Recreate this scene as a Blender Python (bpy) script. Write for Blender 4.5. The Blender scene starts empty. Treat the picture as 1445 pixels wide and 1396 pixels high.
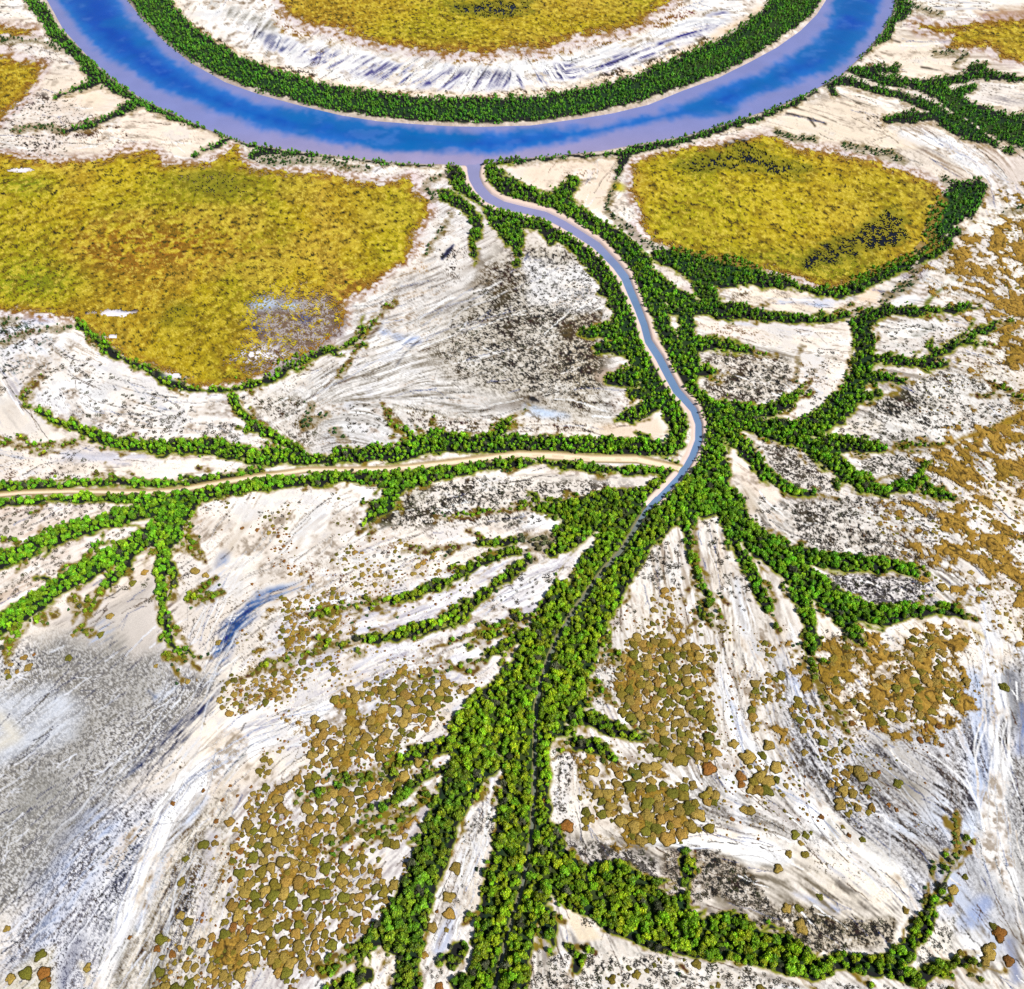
import bpy, math, random
import numpy as np
from mathutils import Vector

random.seed(11)
RNG = np.random.default_rng(11)
R = math.radians

# ------------------------------------------------------------------ camera and survey frame
H = 300.0                    # flying height, metres
PITCH = R(50.0)              # looking down by 50 degrees
F = 1209.0                   # focal length in survey pixels (1445 x 1396 survey)
CX, CY = 722.5, 698.0
SP, CP = math.sin(PITCH), math.cos(PITCH)


def at(px, py):
    """ground point (z = 0) of a survey point"""
    dx = (np.asarray(px, float) - CX) / F
    dy = (CY - np.asarray(py, float)) / F
    t = H / (SP - dy * CP)
    return t * dx, t * (CP + dy * SP)


def back(x, y, z=0.0):
    """survey point of a ground point, and survey pixels per metre there"""
    zz = z - H
    d = y * CP - zz * SP
    u = y * SP + zz * CP
    return CX + F * x / d, CY - F * u / d, F / d


sc = bpy.context.scene
COL = sc.collection

# ------------------------------------------------------------------ colour: display colour -> base colour
EXPO = 1.36


def lin(c):
    c = np.asarray(c, float) / 255.0
    return np.where(c <= 0.04045, c / 12.92, ((c + 0.055) / 1.055) ** 2.4)


def C(r, g, b):
    return np.minimum(lin((r, g, b)) / EXPO, 0.80)


# ------------------------------------------------------------------ noise
def _h(ix, iy, seed):
    n = (ix.astype(np.int64) * 374761393 + iy.astype(np.int64) * 668265263 + seed * 974711) & 0x7fffffff
    n = ((n ^ (n >> 13)) * 1274126177) & 0x7fffffff
    n = (n ^ (n >> 16)) & 0xffff
    return n.astype(np.float32) / 65535.0


def vn(x, y, seed=0):
    x0 = np.floor(x); y0 = np.floor(y)
    fx = (x - x0).astype(np.float32); fy = (y - y0).astype(np.float32)
    fx = fx * fx * (3 - 2 * fx); fy = fy * fy * (3 - 2 * fy)
    a = _h(x0, y0, seed); b = _h(x0 + 1, y0, seed); c = _h(x0, y0 + 1, seed); d = _h(x0 + 1, y0 + 1, seed)
    return (a * (1 - fx) + b * fx) * (1 - fy) + (c * (1 - fx) + d * fx) * fy


def fbm(x, y, seed=0, oct=4):
    s = 0; a = 0.5; t = 0
    for i in range(oct):
        s = s + a * vn(x * (2 ** i) + 17.3 * i, y * (2 ** i) - 9.1 * i, seed + i); t += a; a *= 0.55
    return s / t


def sstep(a, b, x):
    t = np.clip((x - a) / (b - a), 0, 1)
    return t * t * (3 - 2 * t)


# ------------------------------------------------------------------ lattice of the ground sheet
def axis(lo, hi, fine, outs_lo, outs_hi):
    return np.array(sorted(outs_lo) + list(np.arange(lo, hi, fine)) + sorted(outs_hi), float)


STEP = 1.40
PXS = axis(-70, 1515, STEP, [-30000, -9000, -4000, -2500, -1700, -1300, -1000] + list(np.arange(-850, -70, 6.5)),
           [2450, 2800, 3200, 4000, 5500, 10500, 31500] + list(np.arange(1521, 2300, 6.5)))
PYS = axis(-40, 1440, STEP, [-700, -640, -560, -500, -450, -410, -380] + list(np.arange(-350, -41, 5)),
           list(np.arange(1446, 1900, 7)) + [2000, 2200, 2600])
NC, NR = len(PXS), len(PYS)
GX, GY = np.meshgrid(PXS, PYS)
WX, WY = at(GX, GY)
PPM = back(WX, WY)[2]
WX32, WY32 = WX, WY


def sl(x0, x1, y0, y1):
    i0, i1 = np.searchsorted(PXS, [x0, x1]); j0, j1 = np.searchsorted(PYS, [y0, y1])
    return slice(max(j0 - 1, 0), min(j1 + 1, NR)), slice(max(i0 - 1, 0), min(i1 + 1, NC))


def P(s):
    return [tuple(float(v) for v in q.split(',')) for q in s.split()]


def stroke(dst, pts, margin=10):
    """dst = max(dst, half width - distance), survey pixels; gives back where it won"""
    if isinstance(pts, str): pts = P(pts)
    if len(pts) == 1: pts = [pts[0], (pts[0][0] + .5,) + tuple(pts[0][1:])]
    xs = [p[0] for p in pts]; ys = [p[1] for p in pts]; wm = max(p[2] for p in pts) / 2 + margin
    S = sl(min(xs) - wm, max(xs) + wm, min(ys) - wm, max(ys) + wm)
    if dst[S].size == 0: return S, None
    gx, gy = GX[S], GY[S]
    best = np.full(gx.shape, -1e6)
    for (x0, y0, w0), (x1, y1, w1) in zip(pts[:-1], pts[1:]):
        vx, vy = x1 - x0, y1 - y0
        t = np.clip(((gx - x0) * vx + (gy - y0) * vy) / max(vx * vx + vy * vy, 1e-6), 0, 1)
        d = np.hypot(gx - x0 - t * vx, gy - y0 - t * vy)
        best = np.maximum(best, (w0 + t * (w1 - w0)) / 2 - d)
    win = best > dst[S]
    dst[S] = np.maximum(dst[S], best)
    return S, win


def area(pts, margin=60):
    """signed distance to a polygon (positive inside) on a slice"""
    if isinstance(pts, str): pts = P(pts)
    xs = [p[0] for p in pts]; ys = [p[1] for p in pts]
    S = sl(min(xs) - margin, max(xs) + margin, min(ys) - margin, max(ys) + margin)
    gx, gy = GX[S], GY[S]
    ins = np.zeros(gx.shape, bool); dist = np.full(gx.shape, 1e9)
    n = len(pts)
    for i in range(n):
        x0, y0 = pts[i][:2]; x1, y1 = pts[(i + 1) % n][:2]
        c = (y0 > gy) != (y1 > gy)
        if y1 != y0: ins ^= c & (gx < (x1 - x0) * (gy - y0) / (y1 - y0) + x0)
        vx, vy = x1 - x0, y1 - y0
        t = np.clip(((gx - x0) * vx + (gy - y0) * vy) / max(vx * vx + vy * vy, 1e-6), 0, 1)
        dist = np.minimum(dist, np.hypot(gx - x0 - t * vx, gy - y0 - t * vy))
    return S, np.where(ins, dist, -dist)


def full(S, sd):
    a = np.full((NR, NC), -1e6); a[S] = sd; return a


def pick(a, px, py):
    """value of a lattice field at survey points"""
    i = np.clip(np.searchsorted(PXS, px), 0, NC - 1); j = np.clip(np.searchsorted(PYS, py), 0, NR - 1)
    return a[j, i]


N_big = fbm(WX / 90, WY / 90, 1, 4)
N_mid = fbm(WX / 22, WY / 22, 7, 4)
N_sml = fbm(WX / 6.0, WY / 6.0, 13, 3)
N_fin = fbm(WX / 1.9, WY / 1.9, 23, 3)
N_dot = vn(WX / 0.9, WY / 1.3, 31)
PXW = np.clip(1.0 / PPM, .2, 3)                                        # metres under one survey pixel
N_spk = np.where(PXW < .42, vn(WX / .62, WY / .70, 33), np.where(PXW < .75, vn(WX / 1.1, WY / 1.5, 35), vn(WX / 1.9, WY / 3.4, 37))).astype(np.float32)
WN = RNG.random((NR, NC)).astype(np.float32)
N_spk = (N_spk * .55 + WN * .45 - .5) * 1.22 + .5
N_fn2 = np.where(PXW < .5, N_fin, fbm(WX / 3.4, WY / 5.6, 39, 3)).astype(np.float32)
WARP = (N_mid - .5) * 26 + (N_sml - .5) * 10          # px, ragged edges
WARPS = (N_sml - .5) * 9 + (N_fin - .5) * 5

# ------------------------------------------------------------------ flow of the tides over the flats
FLOW = """60,740,-1,.45 60,830,-1,.5 380,740,-.5,.85 420,800,-.7,.5 400,830,-1,.35 330,880,-.75,.65 260,1000,-.7,.7 100,1100,-.8,.6
250,1150,-.72,.68 200,1300,-.5,.86 150,1380,-.45,.9 60,1330,-.7,.7 340,1150,-.6,.8 300,1300,-.3,.95 600,830,-1,.4 560,880,-1,.32 650,960,-.9,.45
450,1010,-.9,.45 680,1200,-.3,1 700,1130,-.25,1 640,1320,-.5,1 560,1100,-.85,.5 520,1200,-.7,.7 720,800,-1,.5 1000,780,.2,1 1040,900,.1,1 1100,950,.3,1
1000,1050,.3,.95 940,1150,.8,.4 1150,1100,.55,.85 1050,1190,.95,.25 1200,1250,.8,.6 1280,1130,.85,.5 1400,1000,.1,1 1425,1200,.25,1 1330,1250,.6,.8
1300,1000,.8,.6 1200,760,1,.3 1250,600,1,.35 1060,510,.9,.3 1150,470,1,.12 1300,470,1,.2 1400,650,.7,.7 700,420,-.9,.5 620,480,-.95,.3 560,540,-.9,.35 560,600,.85,.4
800,480,-.6,.5 700,540,-.9,.2 640,580,1,.1 830,590,1,.15 200,560,1,.25 150,510,.9,.45 230,655,1,.0 60,560,.5,.8 500,85,-.85,.5 600,105,-.8,.55 700,110,-.5,.85 760,110,.5,.8
850,95,.9,-.35 350,60,.5,-.8 100,180,1,.15 220,200,1,.08 1150,170,1,.3 1350,230,.9,.5 1400,60,1,0 820,260,.5,-.6 1420,300,.4,.9 660,720,1,-.2 1230,650,1,.4
430,520,-.9,.6 760,1300,0,1 830,1330,.4,.9 1000,1390,1,.2"""
fl = np.array([[float(v) for v in q.split(',')] for q in FLOW.split()])
fa = np.arctan2(fl[:, 3], fl[:, 2])
SUBC = np.linspace(0, NC - 1, 170).astype(int); SUBR = np.linspace(0, NR - 1, 150).astype(int)
cgx = np.clip(PXS[SUBC], -300, 1750)[None, :, None]; cgy = np.clip(PYS[SUBR], -100, 1600)[:, None, None]
w = 1.0 / (((cgx - fl[:, 0]) ** 2 + (cgy - fl[:, 1]) ** 2) + 150.0) ** 1.6
c2 = (w * np.cos(2 * fa)).sum(2); s2 = (w * np.sin(2 * fa)).sum(2)
ang = 0.5 * np.arctan2(s2, c2)
ii = np.clip(np.searchsorted(SUBC, np.arange(NC)), 0, len(SUBC) - 1); jj = np.clip(np.searchsorted(SUBR, np.arange(NR)), 0, len(SUBR) - 1)
ANG = ang[np.ix_(jj, ii)]
VX = np.cos(ANG); VY = np.sin(ANG)


def lic(src, n):
    """smear a field along the flow"""
    out = src.copy(); cnt = 1
    J, I = np.meshgrid(np.arange(NR), np.arange(NC), indexing='ij')
    for s in (1, -1):
        x = I.astype(float); y = J.astype(float); px_ = VX * s; py_ = VY * s
        for k in range(n):
            x += px_; y += py_
            i = np.clip(np.rint(x), 0, NC - 1).astype(np.int32); j = np.clip(np.rint(y), 0, NR - 1).astype(np.int32)
            nx, ny = VX[j, i], VY[j, i]
            f = np.sign(nx * px_ + ny * py_); f[f == 0] = 1
            px_, py_ = nx * f, ny * f
            out += src[j, i]; cnt += 1
    out /= cnt
    a, b = np.searchsorted(PXS, [-60, 1500])
    out = out - out[:, a:b].mean(1)[:, None]
    return out / out[:, a:b].std(1)[:, None]


wn = sstep(.75, .42, PXW)
L1 = lic(vn(WX / .75, WY / .9, 41) * wn + vn(WX / 2.0, WY / 3.6, 43) * (1 - wn), 11)          # fine streaks
L2 = lic(fbm(WX / 3.6, WY / 4.6, 47, 2), 26)          # broad streaks
L3 = lic(fbm(WX / 9.0, WY / 12.0, 49, 2), 40)
LM = lic(fbm(WX / 4.6, WY / 5.4, 53, 2), 7)             # long cushions lying along the flow
STRK = 0.50 * L1 + 0.55 * L2 + .45 * L3

def walk(x, y, s, n, w0, w1, turn):
    pts = []; px_, py_ = None, None; bend = random.uniform(-turn, turn)
    for k in range(n):
        i = min(max(int(np.searchsorted(PXS, x)), 0), NC - 1); j = min(max(int(np.searchsorted(PYS, y)), 0), NR - 1)
        vx, vy = VX[j, i], VY[j, i]
        if px_ is None: vx, vy = vx * s, vy * s
        elif vx * px_ + vy * py_ < 0: vx, vy = -vx, -vy
        px_, py_ = vx, vy
        a = math.atan2(vy, vx) + bend + random.uniform(-.28, .28); bend *= .93
        pts.append((x, y, w0 + (w1 - w0) * k / n)); st = random.uniform(2.2, 4.2); x += st * math.cos(a); y += st * math.sin(a)
    return pts


# ------------------------------------------------------------------ traced map: water
RIV_OUT = P("-60,-150 -10,-90 40,-40 68,0 90,40 127,80 157,107 200,137 250,160 293,180 350,200 400,208 482,218 532,224 582,228 629,229 657,231 682,228 722,222 782,217 849,210 915,198 964,190 1031,170 1097,148 1151,123 1187,103 1217,75 1241,47 1257,20 1262,0 1268,-40 1262,-100 1250,-150")
RIV_IN = P("1162,-150 1178,-100 1175,-40 1167,0 1154,20 1131,43 1097,67 1064,85 1014,110 964,128 915,148 865,160 815,168 749,177 682,179 632,178 582,175 532,171 482,163 423,149 367,134 317,116 267,88 230,58 200,28 178,0 158,-40 120,-100 80,-150")
S, sd = area(RIV_OUT + RIV_IN, 30)
SD_RIV = full(S, sd)
DEEP = P("45,-100 83,0 110,40 133,67 173,90 217,123 267,143 313,160 367,180 433,190 482,200 565,207 632,211 682,216 715,212 765,208 799,200 882,183 964,163 1024,156 1064,134 1124,113 1171,97 1204,67 1231,33 1244,0 1246,-100 1190,-100 1181,0 1171,33 1151,60 1124,77 1074,103 1014,123 964,150 899,163 849,173 782,182 715,187 615,185 532,177 482,168 433,160 383,150 333,135 287,113 253,90 213,60 180,27 167,0 120,-100")
S, sd = area(DEEP, 40)
SD_DEEP = full(S, sd)
CREEK_ = P("669,226,28 668,240,22 669,250,19 676,264,17 689,278,16 709,288,14 739,295,12 769,302,12 795,315,13 819,330,13 842,345,14 869,373,13 882,390,14 890,410,13 900,433,12 909,457,12 915,480,12 930,503,13 944,530,13 955,550,13 966,562,12 979,577,11 986,597,11 986,620,12 977,643,11 967,660,10 958,672,9 945,686,9 925,706,8 912,720,5 895,747,4 882,770,3.5 862,793,3.5 835,827,3.5 810,863,3.5 789,897,3.5 775,930,4 764,963,4.5 757,1000,4.5 756,1046,4 755,1096,4 754,1139,4.5 750,1179,4 744,1219,4 737,1253,3.5 727,1286,3.5 719,1313,3.5 712,1339,3.5 705,1366,4 699,1394,4 690,1450,4")
CREEK = [(x, y, w * .74 if y < 715 else w * (1.35 if y < 960 else 1.0)) for x, y, w in CREEK_]
SD_CRK = np.full((NR, NC), -1e6)
stroke(SD_CRK, CREEK, 30)
WEST = P("962,661,8 942,657,9 899,648,10 832,647,10 782,643,11 732,641,8 682,647,7 615,655,7 549,662,6 482,663,5 433,663,5 367,672,5 300,683,5 250,692,5 200,695,4 100,693,3.5 33,695,3.5 -60,704,3.5")
SD_WST = np.full((NR, NC), -1e6)
stroke(SD_WST, [(x, y, w * .62) for x, y, w in WEST], 20)

# ------------------------------------------------------------------ traced map: mangroves  (class, x,y,width ...)
# g bright, d dark far, n near, o olive low, x greyish thin, s scattered dark
VEG = [
 # island belt
 ('d', "150,-110,50 190,-40,50 208,0,52 230,28,50 260,56,46 300,80,40 345,103,38 400,121,36 450,135,36 525,147,36 600,155,36 682,157,36 760,154,37 840,141,37 900,125,39 964,101,44 1020,78,46 1060,55,46 1100,25,50 1126,0,60 1145,-40,60 1150,-110,60"),
 # left bank of the river
 ('d', "10,-60,20 43,0,18 60,17,20 80,50,20 100,67,20 117,83,18 133,103,24 167,123,20 200,143,18 233,160,13 267,172,11 300,183,8 333,196,9 353,205,10 383,213,9 417,217,7 450,221,6 482,224,6 515,228,6 582,233,5 615,235,5"),
 ('d', "187,147,16 157,167,10 127,177,8 93,185,6"), ('d', "140,113,18 110,127,8 80,137,5"), ('d', "320,199,8 293,211,6 273,220,4"),
 ('d', "357,220,12 390,214,12"), ('d', "350,208,5 357,225,8 400,232,5 427,230,5"), ('s', "0,58,6 30,56,5 60,60,5 90,70,6"), ('s', "20,185,5 60,180,6 90,185,5"),
 ('s', "640,240,8 620,250,6 600,262,8 612,280,8"), ('s', "372,225,20 450,228,10 520,238,8"),
 # creek, left bank
 ('g', "640,234,14 642,247,24 659,267,24 682,284,18 702,297,24 729,308,32 765,313,24 795,331,24 819,348,24 835,368,30 855,392,30 869,413,30 879,440,32 889,467,34 899,493,36 912,523,38 929,547,36 945,567,34 953,590,30 956,617,26 948,635,18"),
 ('g', "629,277,18 655,290,18 672,307,16 675,323,14 667,343,10 670,370,5"), ('g', "700,300,30 715,317,36 725,333,34 728,347,18 732,360,6"),
 ('g', "765,318,18 778,340,10"), ('g', "848,414,8 869,412,20"), ('g', "822,470,8 855,467,24 882,470,30"), ('g', "845,493,12 882,486,28"), ('g', "862,537,16 882,532,24 905,527,30"),
 ('g', "868,594,7 889,588,18 909,578,24 929,567,26"), ('g', "893,556,12 922,557,22"), ('s', "600,360,3 640,300,5"), ('g', "726,374,5 732,371,6"),
 # creek, right bank
 ('g', "687,231,12 695,247,20 715,263,26 742,277,22 765,282,18 792,290,32 815,307,30 842,323,28 865,339,32 884,355,36 902,375,36 914,402,34 924,427,32 933,450,22 941,473,24 954,497,24 964,528,24 978,555,22 997,573,28 1010,590,34"),
 ('g', "690,228,10 729,226,8"), ('g', "780,284,20 800,268,22 812,258,16"), ('g', "920,400,30 971,430,26 968,470,24 971,500,30 975,530,30"),
 ('g', "930,362,20 984,376,38 1031,384,36 1074,396,22 1114,400,12 1147,411,10 1181,414,16 1214,401,22 1247,385,20 1281,371,20 1314,358,18 1334,342,22"),
 ('g', "940,362,24 1000,384,46 1045,384,40 1075,392,20"), ('d', "1318,330,30 1335,300,46 1358,280,54 1382,266,24"), ('d', "1345,262,16 1368,300,22"), ('s', "1300,350,18 1290,380,14"), ('d', "1330,350,16 1350,325,14"),
 ('g', "994,405,30 1001,427,28"), ('g', "950,434,20 1007,436,26 1051,441,19 1097,448,13 1147,453,11 1181,450,9 1197,443,7"),
 ('g', "964,488,28 997,484,19 1031,488,17 1061,495,7"), ('g', "975,523,24 1009,525,9"),
 ('d', "880,225,16 874,240,8 868,256,4"), ('s', "868,256,6 862,275,6 856,300,7 872,312,8 890,326,10 910,346,10 940,352,8"),
 ('s', "1357,265,10 1330,250,8 1370,310,8"),
 # east branch
 ('g', "1000,582,30 1017,583,34 1047,585,28 1081,582,18 1107,571,15 1127,554,12"), ('s', "1124,537,5 1127,507,4 1130,490,3"),
 ('g', "1020,588,30 1074,602,28 1114,610,36 1151,603,36 1177,580,36 1201,557,32 1214,530,31 1221,507,31 1221,483,31 1214,460,24 1231,446,22 1251,438,18"),
 ('g', "1251,438,14 1281,440,11 1314,440,8 1347,438,8 1371,430,6"), ('s', "1247,427,12 1257,417,12 1271,410,12 1290,395,8"),
 ('g', "1230,508,14 1271,510,15 1297,512,15 1317,517,14 1337,513,8"), ('g', "1307,510,14 1321,497,12 1347,487,11 1371,480,11 1377,470,12 1404,462,6"), ('g', "1380,486,8 1392,487,8"),
 ('g', "1225,533,14 1254,533,13 1276,540,6"), ('g', "1205,560,20 1241,557,13"), ('o', "1397,540,4 1424,553,7"), ('o', "1371,558,5 1394,558,5"),
 ('g', "1124,613,32 1151,633,28 1177,653,25 1197,673,25 1224,687,22 1254,693,17 1284,688,16 1301,677,12 1317,697,9 1345,705,7"),
 ('g', "1154,628,20 1184,627,24 1217,630,15 1247,635,9"), ('o', "1264,631,5 1324,627,7"),
 # south-east
 ('g', "1020,595,20 1027,607,20 1051,633,21 1071,660,21 1097,683,17 1121,693,13 1150,698,7"),
 ('g', "1003,590,34 1007,617,28 1004,643,46 998,670,66 994,700,62"), ('g', "975,705,34 972,730,26 971,750,15 974,777,10 984,810,9 994,833,9 1004,850,9"),
 ('g', "1014,690,40 1027,712,40 1044,743,42 1074,770,42 1104,787,44 1124,807,44 1144,823,38 1171,843,34 1197,857,32 1227,867,29 1257,870,26 1284,864,20 1317,863,14 1344,865,12 1357,868,7"),
 ('g', "1115,783,26 1151,788,25 1181,797,24 1204,794,24 1237,800,20 1264,800,18 1291,807,12"),
 ('g', "1040,755,22 1046,775,18 1057,797,19 1067,823,17 1074,840,13 1084,860,9"), ('g', "1124,815,28 1134,853,22 1144,883,17 1147,907,15 1142,923,10"),
 ('o', "1143,925,10 1151,960,8 1161,987,7 1177,1010,7"), ('g', "1165,848,24 1177,863,20 1194,883,18 1211,902,13"),
 # great southern stand
 ('n', "950,668,30 945,690,34 915,712,40"), ('n', "960,690,44 945,712,42 925,740,40 905,765,36 882,795,44 862,830,46 842,865,48 822,905,52 808,945,56 795,985,66 788,1010,60"),
 ('n', "900,712,42 880,738,44 855,770,50 830,800,56 805,838,60 790,870,62 775,905,64 760,940,66 735,980,84 715,1015,110"),
 ('n', "690,1010,70 670,1035,70 680,1060,76 660,1085,58 640,1120,50 627,1160,46 612,1200,50 597,1245,46 580,1280,54 566,1320,60"),
 ('n', "790,1010,60 812,1000,30 832,1012,32 855,1024,24 882,1034,16 905,1043,7"), ('n', "805,1046,10 842,1054,18 862,1066,12 872,1076,5"),
 ('n', "740,1020,110 745,1060,66 742,1100,68 740,1140,74 737,1180,80 733,1220,84 728,1250,88 718,1290,84 710,1330,76 703,1370,84 694,1420,84"),
 ('n', "765,1180,50 775,1215,60 795,1240,62 830,1262,60"), ('n', "755,1250,60 745,1290,36 735,1330,22 725,1390,24"),
 ('n', "840,1258,66 880,1277,92 920,1297,84 955,1312,66 985,1330,54 1030,1322,70 1065,1336,48 1105,1345,54 1150,1368,36 1190,1357,26 1235,1366,28 1262,1358,34 1288,1330,24 1312,1293,22"),
 ('n', "925,1290,50 950,1275,44 965,1268,20"), ('n', "852,1240,40 868,1234,40 895,1256,50"), ('n', "790,1230,46 812,1256,44"), ('n', "1262,1368,28 1290,1384,20 1322,1368,18 1350,1357,13"),
 ('o', "1350,1357,12 1391,1366,10"), ('o', "1312,1280,14 1330,1245,10 1345,1220,10 1350,1185,9"), ('n', "971,1233,16 968,1250,16 975,1215,10"),
 ('n', "769,1286,20 775,1313,24 782,1333,14"), ('n', "802,1336,12 815,1353,14 812,1370,10"),
 ('n', "560,1310,50 528,1325,26 505,1345,22"), ('o', "500,1345,22 455,1368,20"), ('n', "580,1320,36 574,1360,34 570,1420,36"), ('n', "520,1374,20 490,1388,20 470,1405,24"),
 ('n', "650,1340,22 640,1358,16"), ('n', "652,1390,30"), ('n', "667,1330,10"),
 # south-west fingers
 ('n', "870,715,50 835,718,42 800,722,22 775,718,13 755,716,6"), ('n', "860,728,40 815,750,42 792,763,32 779,777,18"), ('x', "782,766,26 755,767,24 735,762,10"),
 ('n', "728,763,7 689,767,9 672,768,6"), ('x', "749,779,10 735,780,8"), ('n', "735,780,8 709,783,11 689,793,11 665,800,11 642,817,11"), ('n', "625,827,13 605,833,11"), ('n', "592,840,12 578,841,12"),
 ('o', "549,850,11 515,853,11 489,860,9"), ('x', "752,790,10 738,797,12"),
 ('n', "729,803,15 702,823,16 682,840,15 655,860,15 625,877,15"), ('n', "600,888,14 585,891,15"), ('n', "562,896,15 549,897,14"), ('o', "515,903,13 489,910,12 467,913,10"), ('n', "540,897,10 505,904,11"), ('o', "433,923,9 407,930,9"),
 ('n', "749,873,11 729,877,12"), ('n', "752,892,12 735,900,12 715,910,13"), ('o', "682,930,14 655,937,10"), ('n', "705,895,9 690,899,9"), ('n', "662,914,10"),
 ('n', "645,1050,22 629,1056,20 602,1059,16"), ('o', "602,1060,16 565,1076,14 532,1093,15 502,1103,15 482,1109,13"), ('n', "590,1066,8 560,1078,8"),
 ('n', "632,1084,10 610,1093,11 595,1099,12 569,1123,12"), ('o', "565,1126,12 539,1146,13 509,1169,15"), ('n', "625,1116,7 605,1126,9"), ('n', "585,1141,11 575,1146,11"), ('n', "552,1166,14"),
 ('o', "755,716,6 700,722,5 650,728,4"), ('o', "672,768,6 640,772,6 600,776,5"), ('n', "735,780,9 709,783,11 689,793,11 660,803,12 642,817,12 612,829,12 585,840,13 549,850,11 515,853,10"), ('o', "515,853,10 480,862,9 440,868,7"),
 ('n', "749,790,11 729,803,15 702,823,16 682,840,15 655,860,15 625,877,15 592,889,15 549,898,14 515,904,12 489,909,11"), ('o', "489,909,11 450,917,9 407,930,8 370,945,6"), ('o', "755,872,11 715,882,9 680,893,8 640,905,6"), ('n', "752,892,13 715,910,14 685,928,14"), ('o', "685,928,14 650,940,11 610,950,8"),
 ('n', "645,1050,24 602,1060,18 565,1076,15"), ('n', "565,1076,13 532,1093,14 502,1103,13 470,1112,10"), ('o', "470,1112,12 430,1130,9"), ('n', "632,1084,12 595,1099,14 569,1123,14 540,1144,12"), ('o', "540,1144,13 500,1172,13 470,1195,9"), ('o', "628,1114,9 600,1130,9 575,1146,11 550,1166,13 525,1185,8"),
 ('o', "805,1046,9 790,1060,8"), ('n', "1312,1280,18 1322,1262,13 1332,1244,11 1343,1222,10"), ('o', "1343,1222,11 1350,1195,9 1350,1172,6"), ('n', "1350,1357,14 1375,1361,11"),
 ('o', "820,895,12 850,905,16 868,930,12"), ('o', "815,960,14 840,968,14 860,985,8"), ('o', "812,925,10 838,935,8"), ('o', "975,745,14 985,840,8 1000,870,8"), ('n', "575,1192,5 596,1180,8"), ('n', "1001,848,8 990,862,10"),
 # west, north of the sandy channel
 ('g', "955,625,26 940,636,18 899,633,24 849,630,25 799,628,26 749,630,26 715,628,26 669,629,28 625,624,30 595,629,32 565,641,22 532,641,22 482,644,20"),
 ('g', "625,618,16 610,612,10"), ('g', "582,616,10 570,606,6"), ('g', "702,613,16 712,597,12 722,590,6"), ('g', "490,640,16 470,650,14 440,652,14"),
 ('g', "433,650,18 400,643,28 367,647,24 333,637,21 300,631,21 267,631,19 233,632,19 200,629,19 167,627,19 143,620,16 123,610,11 100,603,8 73,593,7 60,583,6 37,573,5 32,563,4 43,550,3"),
 ('o', "107,627,10 67,630,8 30,630,8 0,625,8 -60,615,8"),
 ('g', "430,645,14 393,621,13 367,607,12 347,590,12 333,573,13 328,557,11"),
 ('g', "113,460,11 143,480,11 160,500,11 187,513,10 217,523,10 243,542,11 267,550,10 300,552,9 333,549,10 360,541,11 383,534,10 403,521,13 427,508,11 457,494,11 480,494,5 499,483,7 519,463,5 535,447,3"),
 # west, south of the sandy channel
 ('g', "952,668,12 915,665,13 849,662,11 799,658,11 765,652,9 715,656,13 682,659,15 649,664,17 615,668,19 582,675,24 565,684,28 549,697,18 549,713,15 532,723,13 519,737,7"),
 ('g', "560,672,18 532,671,20 482,674,15 433,678,15 383,682,15 333,691,15 283,699,17 257,708,28 233,707,18 167,704,12 100,703,9 33,707,7 -60,722,7"),
 ('g', "367,664,9 317,674,10 267,683,10 217,684,10 167,680,12 100,684,12 50,687,12 0,690,12 -60,694,12"), ('o', "167,682,10 143,674,8"),
 ('g', "235,712,18 213,720,20 173,730,23 133,742,23 100,750,23 67,763,21 33,780,21 0,793,21 -60,818,21"),
 ('g', "260,715,30 245,732,38 227,747,29 200,760,25 167,780,25 133,800,25 93,823,25 60,843,25 27,867,26 0,883,26 -60,915,28"),
 ('g', "205,765,14 187,780,14 167,810,12 147,828,12"), ('o', "143,832,14 133,850,14 123,867,13"), ('o', "27,885,22 14,905,14 12,920,10"), ('o', "104,842,14"), ('o', "57,875,16"), ('o', "77,866,10"), ('o', "127,893,14"),
 ('g', "250,735,30 247,752,26 233,773,19 230,793,19 227,827,13 230,860,11 235,887,11 242,910,11 257,923,7"), ('g', "238,800,16 245,812,12 249,827,8"),
 ('o', "273,843,24 285,832,14"), ('o', "270,770,26 280,783,14"), ('o', "243,843,14"), ('o', "262,745,18"), ('o', "240,925,14 255,932,8 276,930,6"), ('s', "5,483,10 33,473,6 57,467,6 100,463,6"), ('s', "8,454,12 30,450,5"), ('o', "480,530,5 515,470,6"),
 ('s', "460,585,6 430,600,8 440,575,6"), ('s', "470,610,8 490,620,8"), ('o', "540,572,8 550,590,10 562,605,10"), ('o', "612,590,6 608,610,6"),
 # north-east
 ('d', "1264,3,24 1281,13,18 1257,33,16 1254,50,14 1231,63,9 1214,80,7"), ('d', "1268,-60,26 1264,0,24"),
 ('d', "1197,97,12 1221,103,20 1251,115,16 1284,118,14 1314,123,24 1337,140,26 1364,155,28 1397,170,34 1431,187,38 1480,205,40 1560,235,44"), ('d', "1231,100,12 1264,98,12"),
 ('d', "1317,120,22 1347,113,14 1381,105,16 1414,110,11 1445,113,7 1520,115,6"), ('d', "1370,98,10 1390,96,12"), ('d', "1350,132,18 1373,123,12"),
 ('d', "1177,112,12 1204,118,14 1231,127,12 1264,133,12 1291,143,14 1314,153,20 1331,167,26 1357,180,32 1381,193,22 1405,205,8"), ('d', "1251,170,12 1281,167,18 1314,164,16"),
 ('d', "1164,118,12 1173,122,12 1177,133,9"), ('d', "1151,130,7 1114,149,7 1074,165,8 1041,175,10 997,189,12 949,202,13 915,209,12 882,217,14 849,219,6 795,222,8 729,228,7"), ('d', "1419,215,8 1440,205,12"),
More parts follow.
